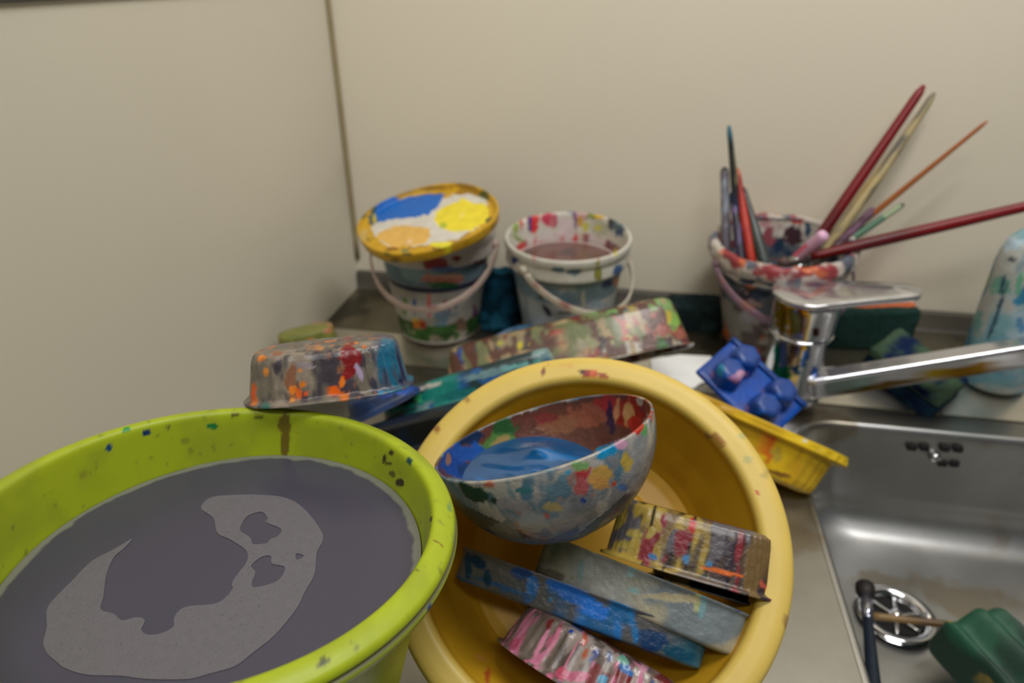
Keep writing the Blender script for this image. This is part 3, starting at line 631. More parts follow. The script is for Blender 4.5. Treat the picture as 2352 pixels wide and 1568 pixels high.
loaf('long_tub', 'long clear tub crusted with red, tan and green paint, propped behind the yellow basin', 'tub',
     aty(1012, 915, .585), aty(1606, 778, .645), aty(1290, 722, .66), .075, (156, 138, 108),
     [('n', (90, 84, 62), .50, (24, 24, 60), 3, .06), ('n', (176, 144, 104), .55, (26, 26, 50), 5, .06), ('z', (122, 134, 84), lambda u: sm(u[:, 0]+.04*fbm(u*40, 3), .045, .08)*.7), ('n', (152, 66, 56), .55, (60, 60, 50), 7, .05, lambda u: sm(u[:, 0], -.03, .03)),
      ('n', (70, 60, 60), .58, (70, 70, 26), 10, .05), ('n', (128, 52, 44), .60, (80, 80, 26), 14, .04), ('n', (52, 66, 110), .60, (60, 60, 40), 17, .04, lambda u: sm(-u[:, 0], .02, .06)), ('n', (186, 180, 70), .70, (60, 60, 60), 19, .02)] +
     [('z', (126, 168, 100), lambda u: sm(u[:, 2], .043, .048)*sm(u[:, 0], .02, .03))] +
     B((1060, 812, 9, 20, 0, (40, 90, 176)), (1045, 824, 10, 16, 0, (40, 80, 160)), (1085, 805, 12, 16, 0, (46, 66, 110)), (1028, 838, 12, 6, 20, (190, 80, 50)), (1195, 795, 6, 10, 0, (220, 200, 40)), (1220, 788, 6, 6, 0, (200, 180, 40)), (1110, 830, 22, 12, 0, (190, 150, 110)), (1215, 815, 40, 14, 0, (186, 152, 106)), (1240, 770, 30, 10, -10, (126, 60, 46)),
       (1250, 790, 5, 26, 12, (116, 46, 46)), (1275, 765, 12, 8, 0, (170, 40, 40)), (1315, 765, 7, 9, 0, (176, 40, 44)), (1280, 795, 8, 20, 0, (130, 50, 44)), (1300, 740, 40, 10, -14, (120, 42, 42)), (1330, 790, 30, 14, 0, (160, 152, 128)), (1360, 775, 14, 30, 0, (150, 150, 110)), (1375, 760, 10, 20, 0, (140, 80, 70)), (1400, 730, 30, 12, -15, (76, 80, 62)),
       (1450, 705, 36, 9, -14, (40, 90, 120)), (1435, 700, 16, 10, 0, (80, 50, 60)), (1460, 712, 16, 9, 0, (170, 160, 60)), (1420, 750, 24, 24, 0, (176, 70, 56)), (1480, 740, 36, 20, 0, (160, 76, 62)), (1510, 760, 36, 14, 0, (160, 84, 70)), (1460, 760, 16, 10, 0, (110, 130, 70)), (1545, 735, 14, 22, -10, (130, 170, 80)), (1535, 725, 8, 16, -10, (190, 170, 60)),
       (1520, 700, 14, 10, 0, (130, 80, 66)), (1433, 778, 14, 5, 0, (180, 60, 54)), (1515, 700, 40, 12, 10, (126, 160, 96)), (1565, 765, 12, 14, 0, (160, 96, 80)),
       (1520, 805, 18, 26, -10, (50, 96, 36)), (1450, 805, 50, 22, 0, (186, 182, 172)), (1560, 805, 22, 18, 0, (160, 160, 152))) +
     [('n', (116, 122, 82), .56, (80, 80, 44), 33, .04, lambda u: (u[:, 2] > .012)*1.), ('n', (96, 62, 50), .60, (90, 90, 36), 38, .04), ('n', (170, 148, 112), .64, (90, 90, 40), 44, .04)],
     tilt=-8, taper=.72, se=3.0, alpha=.93)
lc_ = aty(1200, 812, .70)
lid_b = rev([(0, 0), (.044, 0), (.046, .001), (.046, .004), (.0445, .0045), (.043, .0015), (0, .0012)], lc_, unit((-.1, -.3, 1)), segs=96)
lt = thing('blue_jar_lid', 'light blue round lid peeking out behind the long crusted tub', 'lid', lc_)
pobj('lid_disc', lid_b, (64, 130, 176), [('n', (40, 96, 140), .55, (40, 40, 40), 3, .06)], M['plastic'], lt, tuple(lc_))
loaf('dark_gap_filler', 'near-black filler shape added in the dark gap between green bucket and yellow basin', 'tub',
     aty(800, 1075, .425), aty(1150, 985, .455), aty(975, 965, .45), .05, (16, 18, 22), [('n', (14, 30, 52), .58, (30, 30, 30), 3, .08)], tilt=18, taper=.9, se=3.5, material='plastic', alpha=1)  # near-black shape added to fill the dark gap

# ================================================================== PAILS ON THE REAR SHELF
def pail(name, label, c, tilt, R, rb, Hh, base, layers, h_az, strapc, grp='small food pails reused for paint', inlay=None, strap_drop=.066, handle_side=1):
    c = np.array(c, float); n = unit(tilt); X, Y, Z = frame(n)
    bt = c - n*Hh
    th_ = thing(name, label, 'bucket', bt, grp); og = tuple(bt)
    prof = [(0, -Hh), (rb-.006, -Hh), (rb-.001, -Hh+.003), (rb, -Hh+.008), (R-.0085, -.030), (R-.0025, -.0295), (R-.0012, -.027), (R-.0025, -.013), (R-.001, -.011), (R, -.006), (R-.0004, -.0015), (R-.0022, 0), (R-.0045, -.001), (R-.0060, -.006),
            (R-.0110, -.030), (rb-.0015, -Hh+.010), (rb-.007, -Hh+.002), (0, -Hh+.002)]
    V, Fc, U = rev(prof, c, n, segs=200, step=.0022)
    U = np.stack([np.arctan2(U[:, 1], U[:, 0]), np.hypot(U[:, 0], U[:, 1]), U[:, 2]], 1)
    # azimuth, radius, height under the rim; noise needs seam-free coordinates
    class UU(np.ndarray): pass
    Un = np.stack([np.cos(U[:, 0])*U[:, 1], np.sin(U[:, 0])*U[:, 1], U[:, 2]], 1)
    pobj('pail_body', (V, Fc, Un), base, layers, M['plastic'], th_, og)
    # hinge lugs and hanging strap handle
    az = math.radians(h_az); hd = X*math.cos(az) + Y*math.sin(az); sd = np.cross(Z, hd)*handle_side
    for s in (1, -1):
        q = c + hd*s*(R+.0005) - Z*.020
        v, f, _ = tube([q - hd*s*.004, q + hd*s*.0035], .0055, 16); pobj('handle_lug', (v, f, v*0), strapc, [], M['plastic'], th_, og)
    pts = []
    for k in range(41):
        t = PI*k/40; xx = math.cos(t)*(R+.0045); yy = math.sin(t)
        out = math.sqrt(max((R+.005)**2 - xx*xx, 0))
        pts.append(c + hd*xx + sd*(out*.98+.0005) - Z*(.020 + strap_drop*yy))
    V2, F2, U2 = tube(pts, .003, 12, flat=(.0085, .0026, lambda P: Z*1.0))
    pobj('handle', (V2, F2, U2), strapc, [('n', (170, 120, 110), .66, (60, 60, 60), 5, .05)], M['plastic'], th_, og)
    return th_, (X, Y, Z)
def azr(u): return np.arctan2(u[:, 1], u[:, 0])
outer_ = lambda u, R, rb, Hh: np.hypot(u[:, 0], u[:, 1]) > (np.interp(u[:, 2], [-Hh, -.030], [rb, R-.0085]) - .0012)
PR, PB, PH = .076, .0525, .143
lab = lambda lo, hi: (lambda u: (sm(u[:, 2], lo-.001, lo+.001)*sm(-u[:, 2], -hi-.001, -hi+.001)*outer_(u, PR, PB, PH)))
p1c = (-.236, .783, PH)
lay1 = [('z', (96, 120, 130), lab(-.055, -.030)), ('n', (126, 150, 158), .52, (30, 30, 60), 4, .06, lab(-.055, -.030)), ('z', (40, 46, 70), lab(-.064, -.056)), ('z', (176, 170, 160), lab(-.078, -.064)), ('z', (186, 182, 172), lab(-.112, -.078)),
        ('n', (120, 150, 170), .62, (60, 60, 40), 6, .04, lab(-.112, -.078)), ('z', (60, 110, 40), lambda u: lab(-.142, -.112)(u)), ('n', (46, 84, 34), .50, (90, 90, 90), 8, .05, lab(-.142, -.110)), ('n', (170, 160, 140), .66, (80, 80, 80), 9, .03, lab(-.142, -.100)),
        ('n', (150, 60, 60), .62, (60, 60, 20), 14, .04, lab(-.029, .002))] + \
    B((1022, 640, 46, 12, 0, (196, 120, 104)), (1022, 634, 36, 4, 0, (220, 170, 150)), (1018, 654, 32, 8, 0, (40, 100, 50)), (1020, 618, 30, 5, 0, (40, 76, 140)), (985, 705, 4, 26, 0, (214, 110, 96)), (1022, 700, 5, 10, 0, (150, 50, 60)), (1016, 708, 3, 10, 0, (120, 60, 90)), (1034, 704, 3, 9, 0, (140, 90, 110)), (1046, 706, 3, 6, 0, (110, 110, 120)),
      (1028, 722, 24, 1.6, 0, (130, 130, 140)), (1028, 716, 20, 1.3, 0, (140, 140, 146)), (962, 742, 13, 11, 0, (224, 130, 40)), (972, 746, 7, 8, 0, (190, 60, 30)), (955, 735, 8, 5, 0, (230, 190, 70)), (952, 700, 4, 22, 0, (70, 100, 160)), (930, 700, 6, 26, 0, (110, 140, 80)), (1060, 745, 10, 14, 0, (130, 100, 80)),
      (1090, 715, 5, 16, 0, (120, 60, 110)), (1000, 778, 16, 7, 0, (150, 140, 120)), (1110, 600, 22, 5, -10, (110, 40, 44)), (1052, 592, 14, 7, 0, (120, 30, 34)))
pail('paint_pail', 'small white pail with green meadow label and a paint-covered yellow lid on top', p1c, (0, 0, 1), PR, PB, PH, (192, 184, 178), lay1, 0, (196, 172, 160), handle_side=-1, strap_drop=.058)
p2c = (-.070, .777, PH)
lay2 = [('z', (206, 202, 190), lab(-.029, .002)), ('z', (112, 140, 156), lambda u: lab(-.062, -.030)(u)*.85), ('n', (186, 190, 186), .55, (40, 40, 40), 6, .06, lab(-.142, -.036)), ('z', (186, 188, 184), lab(-.142, -.064)), ('n', (150, 160, 164), .60, (40, 40, 40), 16, .06, lab(-.142, -.060)),
        ('z', (210, 196, 192), lambda u: (~outer_(u, PR, PB, PH))*1.0), ('n', (150, 90, 90), .56, (50, 50, 8), 8, .06, lambda u: (~outer_(u, PR, PB, PH))*1.0), ('n', (206, 64, 70), .60, (60, 60, 6), 28, .04, lambda u: (~outer_(u, PR, PB, PH))*(u[:, 0] < .01)*1.0), ('n', (196, 170, 60), .62, (60, 60, 6), 31, .04, lambda u: (~outer_(u, PR, PB, PH))*(u[:, 0] > .01)*1.0), ('n', (70, 74, 90), .64, (70, 70, 6), 37, .04, lambda u: (~outer_(u, PR, PB, PH))*1.0)] + \
    B((1197, 502, 5, 22, 0, (206, 90, 60)), (1205, 506, 4, 22, 0, (220, 210, 206)), (1224, 507, 13, 28, 0, (216, 60, 60)), (1258, 500, 12, 20, 0, (196, 70, 90)), (1272, 505, 8, 18, 0, (190, 100, 110)), (1300, 520, 16, 26, 0, (214, 196, 198)), (1314, 483, 12, 9, 0, (50, 80, 150)), (1322, 500, 5, 22, 0, (130, 90, 130)), (1340, 495, 14, 10, 0, (200, 160, 160)),
      (1362, 493, 16, 10, -10, (120, 130, 60)), (1378, 492, 12, 10, 0, (216, 176, 50)), (1332, 508, 6, 10, 0, (200, 150, 60)), (1378, 525, 20, 18, 0, (186, 186, 160)), (1345, 522, 7, 9, 0, (196, 190, 90)), (1375, 524, 8, 9, 0, (196, 190, 90)), (1408, 505, 13, 20, 20, (56, 54, 52)), (1420, 525, 14, 18, 10, (86, 104, 112)), (1424, 535, 6, 8, 0, (50, 80, 130)),
      (1217, 505, 4, 30, 0, (60, 60, 130)), (1185, 520, 7, 16, 0, (150, 170, 90)), (1190, 548, 16, 4, 30, (140, 160, 90)), (1250, 562, 20, 6, 10, (206, 120, 120)), (1293, 579, 20, 6, 0, (200, 60, 76)), (1226, 575, 4, 24, 0, (206, 130, 124)), (1375, 585, 3, 18, 0, (206, 150, 150)), (1345, 590, 8, 7, 0, (226, 180, 120)), (1415, 580, 6, 9, 0, (216, 200, 110)), (1330, 568, 12, 6, 0, (216, 186, 176)),
      (1374, 628, 8, 15, 0, (116, 110, 30)), (1374, 618, 4, 22, 0, (150, 150, 60)), (1183, 598, 10, 8, 0, (36, 60, 120)), (1395, 652, 14, 9, -15, (50, 70, 110)), (1420, 620, 12, 14, 0, (70, 96, 140)), (1416, 648, 9, 12, -20, (196, 140, 100)), (1235, 661, 5, 20, -28, (50, 46, 46)), (1256, 712, 6, 16, -32, (60, 54, 62)), (1243, 680, 6, 8, 0, (90, 90, 80)),
      (1310, 675, 18, 10, 0, (130, 150, 166)), (1298, 690, 5, 12, 0, (120, 160, 186)), (1340, 690, 4, 26, 0, (206, 196, 176)), (1280, 620, 16, 6, 0, (90, 120, 130)), (1320, 625, 18, 7, 0, (84, 108, 120)), (1295, 719, 18, 4, 0, (120, 120, 110)), (1370, 700, 18, 5, 0, (150, 170, 190)))
pail('paint_pail', 'small pail of dark rinse water with red, white and yellow runs inside its rim', p2c, (-.01, -.06, 1), PR, PB, PH, (186, 186, 180), lay2, 235, (206, 196, 178), handle_side=1, strap_drop=.052)
wl = disc(np.array(p2c) - np.array([0, 0, .031]), (-.0, -.0, 1), PR-.0125, rings=20, segs=100)
o = pobj('rinse_water', wl, (84, 66, 60), [('n', (110, 80, 74), .5, (40, 30, 30), 4, .1), ('z', (196, 176, 170), lambda u: sm(np.hypot(u[:, 0], u[:, 1]), PR-.0175, PR-.015))], mat('rinse_water', vcol=True, rough=.18, var=.04), None, tuple(np.array(p2c)-np.array([0, 0, .031])))
tag(o, 'dark brown rinse water standing in the middle white pail', 'water')
p3c = (.1790, .8030, .1425)
lay3 = [('n', (206, 202, 194), .5, (50, 50, 40), 3, .06), ('z', (96, 104, 112), lab(-.066, -.032)), ('n', (40, 60, 84), .52, (60, 60, 60), 6, .05, lab(-.075, -.026)), ('z', (140, 136, 130), lab(-.142, -.066)), ('n', (96, 84, 84), .52, (50, 50, 50), 8, .06, lab(-.130, -.066)), ('n', (186, 176, 166), .58, (60, 60, 60), 18, .05, lab(-.140, -.08)),
        ('n', (176, 100, 70), .64, (60, 60, 40), 26, .04, lab(-.13, -.05)), ('z', (80, 100, 60), lambda u: lab(-.142, -.128)(u)*.8),
        ('z', (86, 66, 66), lambda u: (~outer_(u, PR, PB, PH))*1.0), ('n', (150, 70, 76), .55, (60, 60, 30), 10, .05, lambda u: (~outer_(u, PR, PB, PH))*1.0), ('n', (190, 170, 166), .60, (60, 60, 40), 12, .04, lambda u: (~outer_(u, PR, PB, PH))*1.0)] + \
    B((1780, 495, 40, 6, 0, (206, 80, 66)), (1760, 512, 14, 12, 0, (196, 150, 150)), (1785, 520, 16, 10, 0, (196, 180, 170)), (1830, 507, 20, 8, 0, (190, 60, 60)), (1855, 520, 8, 22, 0, (30, 70, 100)), (1820, 540, 22, 26, 0, (66, 44, 52)), (1765, 545, 16, 20, 0, (150, 80, 90)),
      (1655, 545, 14, 9, 0, (196, 60, 50)), (1655, 568, 16, 20, 0, (206, 196, 186)), (1680, 590, 20, 14, 20, (206, 190, 180)), (1690, 560, 12, 10, 0, (130, 60, 70)), (1735, 605, 14, 20, 0, (216, 176, 140)), (1750, 630, 8, 16, 20, (190, 70, 40)), (1772, 625, 14, 16, 0, (216, 206, 190)), (1700, 580, 26, 7, 15, (90, 110, 110)),
      (1830, 618, 44, 11, 2, (222, 110, 56)), (1900, 612, 20, 8, -8, (196, 110, 100)), (1840, 600, 76, 6, 0, (84, 100, 116)), (1945, 590, 8, 16, 0, (150, 100, 130)), (1920, 630, 26, 9, -10, (196, 176, 176)), (1860, 640, 16, 6, 0, (176, 130, 166)), (1790, 590, 60, 5, 5, (80, 90, 100)), (1720, 645, 22, 8, 0, (40, 60, 90)),
      (1720, 660, 18, 6, 0, (196, 120, 90)), (1800, 650, 40, 8, 0, (40, 96, 120)), (1665, 765, 9, 10, 0, (206, 100, 50)), (1655, 720, 5, 16, 0, (110, 120, 60)), (1700, 680, 16, 12, 20, (90, 60, 66)), (1730, 695, 22, 7, 20, (176, 140, 136)), (1720, 730, 26, 16, 0, (150, 146, 150)))
pail('brush_pail', 'paint-crusted small pail holding a bunch of long paintbrushes behind the tap', p3c, (-.04, -.07, 1), PR+.003, PB, PH-.002, (186, 178, 170), lay3, 200, (150, 120, 140), handle_side=1, strap_drop=.05)
# thick paint crust around the rim of the brush pail
cr = rev([(PR-.004, -.002), (PR-.002, .002), (PR+.003, .0022), (PR+.0068, -.002), (PR+.0075, -.009), (PR+.0062, -.016), (PR+.0035, -.019)], p3c, (-.04, -.07, 1), segs=200, step=.002)
Vc, Fc_, Uc = cr; Nn = normals(Vc, Fc_); Vc = Vc + Nn*((fbm(Uc*90, 3)-.45)*.006)[:, None]
crust = [o_ for o_ in COL.objects if o_.name.startswith('brush_pail')][0]
pobj('paint_crust', (Vc, Fc_, Uc), (196, 186, 176), [('n', (150, 60, 66), .56, (50, 50, 50), 3, .05), ('n', (90, 96, 110), .56, (45, 45, 45), 7, .05), ('n', (206, 110, 70), .70, (45, 45, 45), 9, .04)] + lay3[-25:], M['plastic'], crust, tuple(crust.location))

# upturned yellow lid used as a palette on the first pail
LC = CAM + (np.array([-.216, .692, .185]) - CAM)*1.075; LN = unit((-.119, -.185, 1)); LR = .0765*1.075
ll = thing('palette_lid', 'upturned yellow pail lid with pools of blue, yellow and ochre paint, on small pail', 'lid', LC - LN*.012)
lf = rev([(0, -.012), (LR-.008, -.012), (LR-.0045, -.013), (LR-.0022, -.012), (LR-.0008, -.005), (LR-.0004, -.0005), (LR-.0018, .0008), (LR-.0034, 0), (LR-.0048, -.0045), (LR-.008, -.0062), (0, -.0062)], LC, LN, segs=220, step=.0018, se=2.25, ab=(LR, LR), x=(.8, .6, 0))
pobj('lid_shell', lf, (206, 160, 30), [('n', (160, 120, 30), .60, (30, 30, 60), 3, .06), ('n', (96, 90, 40), .70, (60, 60, 60), 6, .04)] + B((928, 574, 9, 4, 0, (20, 110, 90)), (1030, 575, 8, 10, 20, (226, 210, 40)), (1110, 450, 12, 12, 0, (90, 90, 30)), (865, 490, 14, 24, 30, (40, 80, 90)), (835, 540, 10, 16, 20, (200, 170, 90)), (860, 500, 4, 8, 0, (200, 180, 60)), (990, 432, 50, 4, 0, (150, 110, 20)), (900, 572, 14, 4, 0, (130, 90, 20)), (1005, 570, 12, 6, 0, (120, 80, 20))) +
     [('p', [(862,545),(850,520),(868,505),(900,500),(900,480),(980,470),(1040,448),(1080,445),(1120,460),(1118,500),(1100,520),(1060,545),(1000,562),(950,566),(890,566)], (214, 208, 196)),
      ('p', [(866,508),(862,488),(868,470),(884,450),(905,447),(915,460),(935,452),(985,445),(1022,444),(1016,462),(1000,480),(985,492),(960,498),(930,500),(900,502),(880,509)], (16, 104, 196)),
      ('p', [(1000,490),(1020,475),(1048,464),(1062,455),(1085,466),(1112,468),(1124,480),(1122,500),(1112,512),(1080,530),(1040,532),(1010,522),(998,506)], (240, 220, 52)),
      ('p', [(862,545),(880,528),(905,520),(930,517),(960,520),(990,527),(985,545),(975,560),(940,566),(900,566)], (226, 180, 92)),
      ('p', [(985,560),(1005,556),(1045,556),(1030,568),(1000,568)], (236, 224, 50))] + B((1017, 516, 8, 6, 0, (180, 190, 50)), (1062, 492, 4, 12, 30, (236, 220, 110)), (940, 556, 8, 5, 0, (236, 200, 150))), M['plastic'], ll, tuple(LC - LN*.012))

# ================================================================== BRUSHES IN THE PAIL
PN3 = unit((-.04, -.07, 1))
def brush(label, tip, rimpt, extra, r_end, r_mid, col, layers=(), ferr=(150, 148, 146), bris=(70, 50, 50), cat='paintbrush', endcol=None, grp='paintbrushes in the crusted pail', flatend=False, ferr_on_top=None, name='paintbrush', bend=0):
    tip = np.array(tip); rimpt = np.array(rimpt); d = unit(rimpt - tip); L = np.linalg.norm(rimpt-tip)+extra
    bot = tip + d*L
    th_ = thing(name, label, cat, bot, grp); og = tuple(bot)
    hl = L - .034; side = unit(np.cross(d, (0, 1, 0)))
    n = 30; path = [tip + d*hl*i/n + side*bend*math.sin(PI*i/n) for i in range(n+1)]
    rr = []
    for i in range(n+1):
        t = i/n; r = r_end + (r_mid-r_end)*sm(np.array(t), 0, .75) - (r_mid*.25)*sm(np.array(t), .8, 1)
        if i == 0: r *= .45
        if i == 1: r *= .9
        rr.append(float(r))
    V, Fc, U = tube(path, rr, 14); pobj('handle', (V, Fc, U), col, list(layers), M['plastic'], th_, og)
    f0 = path[-1]; V, Fc, U = tube([f0 - d*.002, f0 + d*.012, f0 + d*.022], [rr[-1]*1.08, rr[-1]*1.15, rr[-1]*1.05], 14)
    pobj('ferrule', (V, Fc, U), ferr, [], M['chromep'], th_, og)
    rem = max(L - hl - .022, .006); b0 = f0 + d*.021
    V, Fc, U = tube([b0 + d*rem*t for t in (0, .3, .6, .85, 1)], [rr[-1]*1.0, rr[-1]*1.3, rr[-1]*1.2, rr[-1]*.8, rr[-1]*.25], 14)
    pobj('bristles', (V, Fc, U), bris, [('n', (110, 80, 70), .55, (200, 200, 20), 3, .06)], M['matte'], th_, og)
def rim3(x, y, off=-.004): return onpl(x, y, p3c, PN3, off)
brush('thick crimson handle leaning up to the right from the crusted pail', aty(2122, 197, .865), rim3(1872, 560), .060, .0050, .0066, (122, 14, 22), [('n', (90, 12, 18), .6, (60, 60, 6), 3, .06)])
brush('pale bare wooden handle with dark specks, beside the thick crimson one', aty(2146, 214, .878), rim3(1905, 556), .055, .0042, .0060, (176, 158, 112), [('n', (104, 100, 88), .58, (200, 200, 40), 4, .04), ('n', (206, 176, 110), .60, (60, 60, 8), 7, .05)], bend=.003)
brush('pale yellow curved wooden handle in front of the specked one', aty(2092, 300, .862), rim3(1925, 540), .050, .0028, .0050, (206, 172, 108), [('n', (150, 140, 110), .62, (60, 60, 20), 4, .05)], bend=-.004)
brush('thin ochre brown handle pointing to upper right behind the tap', aty(2268, 278, .855), rim3(1958, 530), .046, .0022, .0034, (150, 104, 40), [('n', (160, 90, 40), .5, (60, 60, 12), 4, .08), ('z', (66, 30, 42), lambda u: sm(u[:, 2], .165, .17))])
brush('short green brush end with pale tip low among the handles at right', aty(2075, 469, .85), rim3(1945, 555), .046, .0036, .0042, (76, 116, 92), [('z', (150, 166, 130), lambda u: (u[:, 2] < .03)*1.0), ('z', (60, 66, 60), lambda u: (u[:, 2] < .006)*1.0)])
brush('dark plum brush stub between the yellow handle and the green one', aty(2008, 480, .853), rim3(1925, 562), .050, .0050, .0058, (76, 50, 62), [('n', (110, 80, 100), .6, (100, 100, 50), 4, .05)])
brush('long crimson handle reaching far right over the spray bottle', aty(2520, 436, .800), rim3(1868, 588, -.004), .040, .0052, .0066, (122, 14, 20), [('n', (84, 10, 16), .58, (50, 50, 5), 3, .06)])
brush('short pink-lilac painted brush end at the front of the pail', aty(1896, 536, .748), rim3(1836, 588, -.004), .050, .0066, .0060, (206, 150, 186), [('n', (222, 176, 206), .5, (60, 60, 60), 4, .06), ('z', (214, 70, 100), lambda u: (u[:, 2] > .022)*(u[:, 0] > 0)*.9)])
# left bunch
brush('black brush with teal tip, tallest at the left of the pail', aty(1674, 288, .85), rim3(1702, 560), .060, .0030, .0062, (26, 28, 30), [('z', (40, 96, 116), lambda u: sm(-u[:, 2], -.022, -.008)), ('n', (110, 106, 70), .56, (60, 60, 14), 3, .05, lambda u: (u[:, 0] > .001)*(u[:, 2] < .07)*1.), ('n', (30, 50, 90), .6, (60, 60, 10), 6, .05)], bris=(30, 40, 40))
brush('flat grey-violet stick at the far left of the pail', aty(1664, 384, .840), rim3(1668, 556), .060, .0052, .0056, (104, 98, 108), [('n', (140, 146, 160), .58, (60, 60, 30), 3, .05), ('z', (60, 56, 60), lambda u: (u[:, 2] < .006)*1.)], bris=(60, 60, 70))
brush('red painted handle in the left bunch of the pail', aty(1692, 386, .835), rim3(1722, 572), .060, .0036, .0062, (150, 26, 22), [('n', (190, 60, 44), .56, (60, 60, 10), 3, .05), ('z', (190, 90, 60), lambda u: (u[:, 2] < .012)*1.)], bris=(90, 20, 20))
brush('dark green-grey handle at the right of the left bunch', aty(1706, 430, .830), rim3(1748, 578), .060, .0036, .0066, (46, 56, 54), [('n', (76, 84, 80), .6, (60, 60, 10), 3, .05)], bris=(40, 50, 50))
brush('dark handle with lilac dab between the black and red ones', aty(1682, 440, .826), rim3(1700, 574), .060, .0040, .0056, (34, 34, 48), [('n', (110, 90, 140), .62, (60, 60, 24), 3, .05)], bris=(40, 40, 60))

# ================================================================== TAP
tp = np.array([.1935, .703, 0]); TC = [('n', (170, 172, 176), .62, (40, 40, 20), 3, .08)]
tap = thing('mixer_tap', 'chrome single-lever tap spotted with paint, its spout coloured with reflections and reaching right over the sink', 'tap', (tp[0], tp[1], -.002))
tO = (tp[0], tp[1], -.002)
tz = atz(1846, 655, .098)   # centre of the lever top
low = rev([(0, -.004), (.034, -.004), (.035, .001), (.033, .005), (.031, .008), (.0295, .072), (.030, .0745)], tp, (0, 0, 1), segs=96)
TPA = [('z', (210, 210, 214), lambda u: u[:, 0]*0+1.)] + B((1800, 815, 14, 34, 0, (90, 110, 180)), (1822, 800, 8, 34, 10, (110, 96, 90)), (1850, 820, 9, 26, 20, (70, 110, 190)), (1784, 830, 7, 44, 0, (24, 130, 110)), (1850, 795, 12, 8, -30, (190, 160, 50)), (1800, 855, 20, 12, 0, (26, 130, 110)), (1830, 850, 10, 12, 0, (40, 90, 170)), (1870, 850, 8, 12, 0, (40, 90, 170)))
pobj('tap_body', low, (205, 205, 208), TPA, M['chromep'], tap, tO)
ring_ = rev([(.0300, .0735), (.0330, .0745), (.0338, .0760), (.0330, .0775), (.0315, .0780)], tp, (0, 0, 1), segs=96)
obj('collar_ring', ring_[0], ring_[1], M['chrome'], tap, tO)
upc = rev([(.0312, .0775), (.0325, .079), (.0345, .112), (.0345, .116), (0, .116)], tp, (0, 0, 1), segs=120, step=.002)
pobj('cartridge_cap', upc, (205, 205, 208), [('z', (205, 205, 210), lambda u: u[:, 0]*0+1.)] + B((1795, 728, 16, 44, 0, (160, 130, 30)), (1818, 725, 10, 46, 0, (190, 150, 50)), (1838, 725, 9, 46, 0, (150, 90, 40)), (1850, 700, 6, 26, 0, (210, 160, 60)), (1808, 690, 12, 12, 0, (110, 96, 30)), (1830, 745, 8, 30, 0, (190, 160, 60)), (1873, 760, 8, 10, 0, (90, 50, 40))), M['chromep'], tap, tO)
# lever: a flat rounded plate that narrows to the right
lv0 = np.array([tp[0], tp[1], .1165]); 
lend = aty(2098, 668, .706); ld = lend - lv0; ld[2] = 0; LL = np.linalg.norm(ld); ldx = unit(ld); ldy = np.array([-ldx[1], ldx[0], 0])
outl = []
for k in range(25):
    a = PI/2 + PI*k/24; outl.append((.0375*math.cos(a), .0375*math.sin(a)))
for k in range(1, 9): t = k/8; outl.append((LL*.93*t, -.0375 + (.0375-.018)*t**.8))
for k in range(1, 8): a = -PI/2 + PI*k/8; outl.append((LL*.93+.014*math.cos(a), .0175*math.sin(a)))
for k in range(0, 8): t = 1-k/8; outl.append((LL*.93*t, .0375 - (.0375-.018)*t**.8))
V = []; Fc = []; m0 = len(outl)
prof_l = [(.90, 0), (.985, .0006), (1, .0018), (1, .0044), (.985, .0058), (.955, .0064), (.5, .0066), (.02, .0066)]
for s, z in prof_l:
    for (x, y) in outl:
        cx = min(max(x, 0), LL*.8)
        V.append(lv0 + ldx*(cx + (x-cx)*s) + ldy*y*s + np.array([0, 0, z + max(x, 0)*.085]))
for i in range(len(prof_l)-1):
    for j in range(m0): j2 = (j+1) % m0; Fc.append((i*m0+j, i*m0+j2, (i+1)*m0+j2, (i+1)*m0+j))
V = np.array(V)
pobj('lever', (V, Fc, V-lv0), (208, 208, 210), B((1870, 655, 8, 18, -28, (120, 66, 120)), (1850, 640, 8, 10, -20, (170, 60, 90)), (2000, 645, 34, 8, 8, (50, 14, 22))), M['chromep'], tap, tO)
# spout: a flat bar rising to the right
s0 = np.array([tp[0]+.012, tp[1]-.022, .020]); s1 = aty(2440, 795, .690)
sd_ = unit(s1-s0); sl = np.linalg.norm(s1-s0); upv = unit(np.cross(np.cross(sd_, (0, 0, 1)), sd_)); fr_ = np.cross(sd_, upv)
V, Fc, U = rbox((s0+s1)/2, sd_, fr_, upv, (sl, .022, .026), .004, 14)
pobj('spout', (V, Fc, U), (210, 210, 214), B((2130, 866, 26, 14, -12, (196, 168, 44)), (2240, 848, 60, 14, -12, (150, 110, 30)), (2020, 890, 90, 12, -12, (120, 96, 40))), M['chromep'], tap, tO)  # yellow and brown dabs paint a reflection on the spout front

# ================================================================== SPONGES
def sponge(name, label, c, X, Y, Z, d, col, padcol=None, lay=(), grp=None, padfrac=.3, disp=.006, seed=1):
    X, Y, Z = unit(X), unit(Y), unit(Z); d = np.array(d); th_ = thing(name, label, 'sponge', np.array(c) - Z*d[2]/2, grp); og = tuple(np.array(c) - Z*d[2]/2)
    if padcol is None:
        pobj('foam_body', rbox(c, X, Y, Z, d, min(d)*.28, 16, disp, seed, 90), col, list(lay), M['sponge'], th_, og)
    else:
        h1 = d[2]*(1-padfrac); h2 = d[2]*padfrac
        pobj('foam_body', rbox(np.array(c) - Z*(d[2]-h1)/2, X, Y, Z, (d[0], d[1], h1), min(h1, .012)*.35, 16, disp*.5, seed, 90), col, list(lay), M['sponge'], th_, og)
        pobj('scouring_pad', rbox(np.array(c) + Z*(d[2]-h2)/2, X, Y, Z, (d[0]*1.005, d[1]*1.005, h2), h2*.35, 16, disp*.6, seed+3, 120), padcol, list(lay), M['sponge'], th_, og)
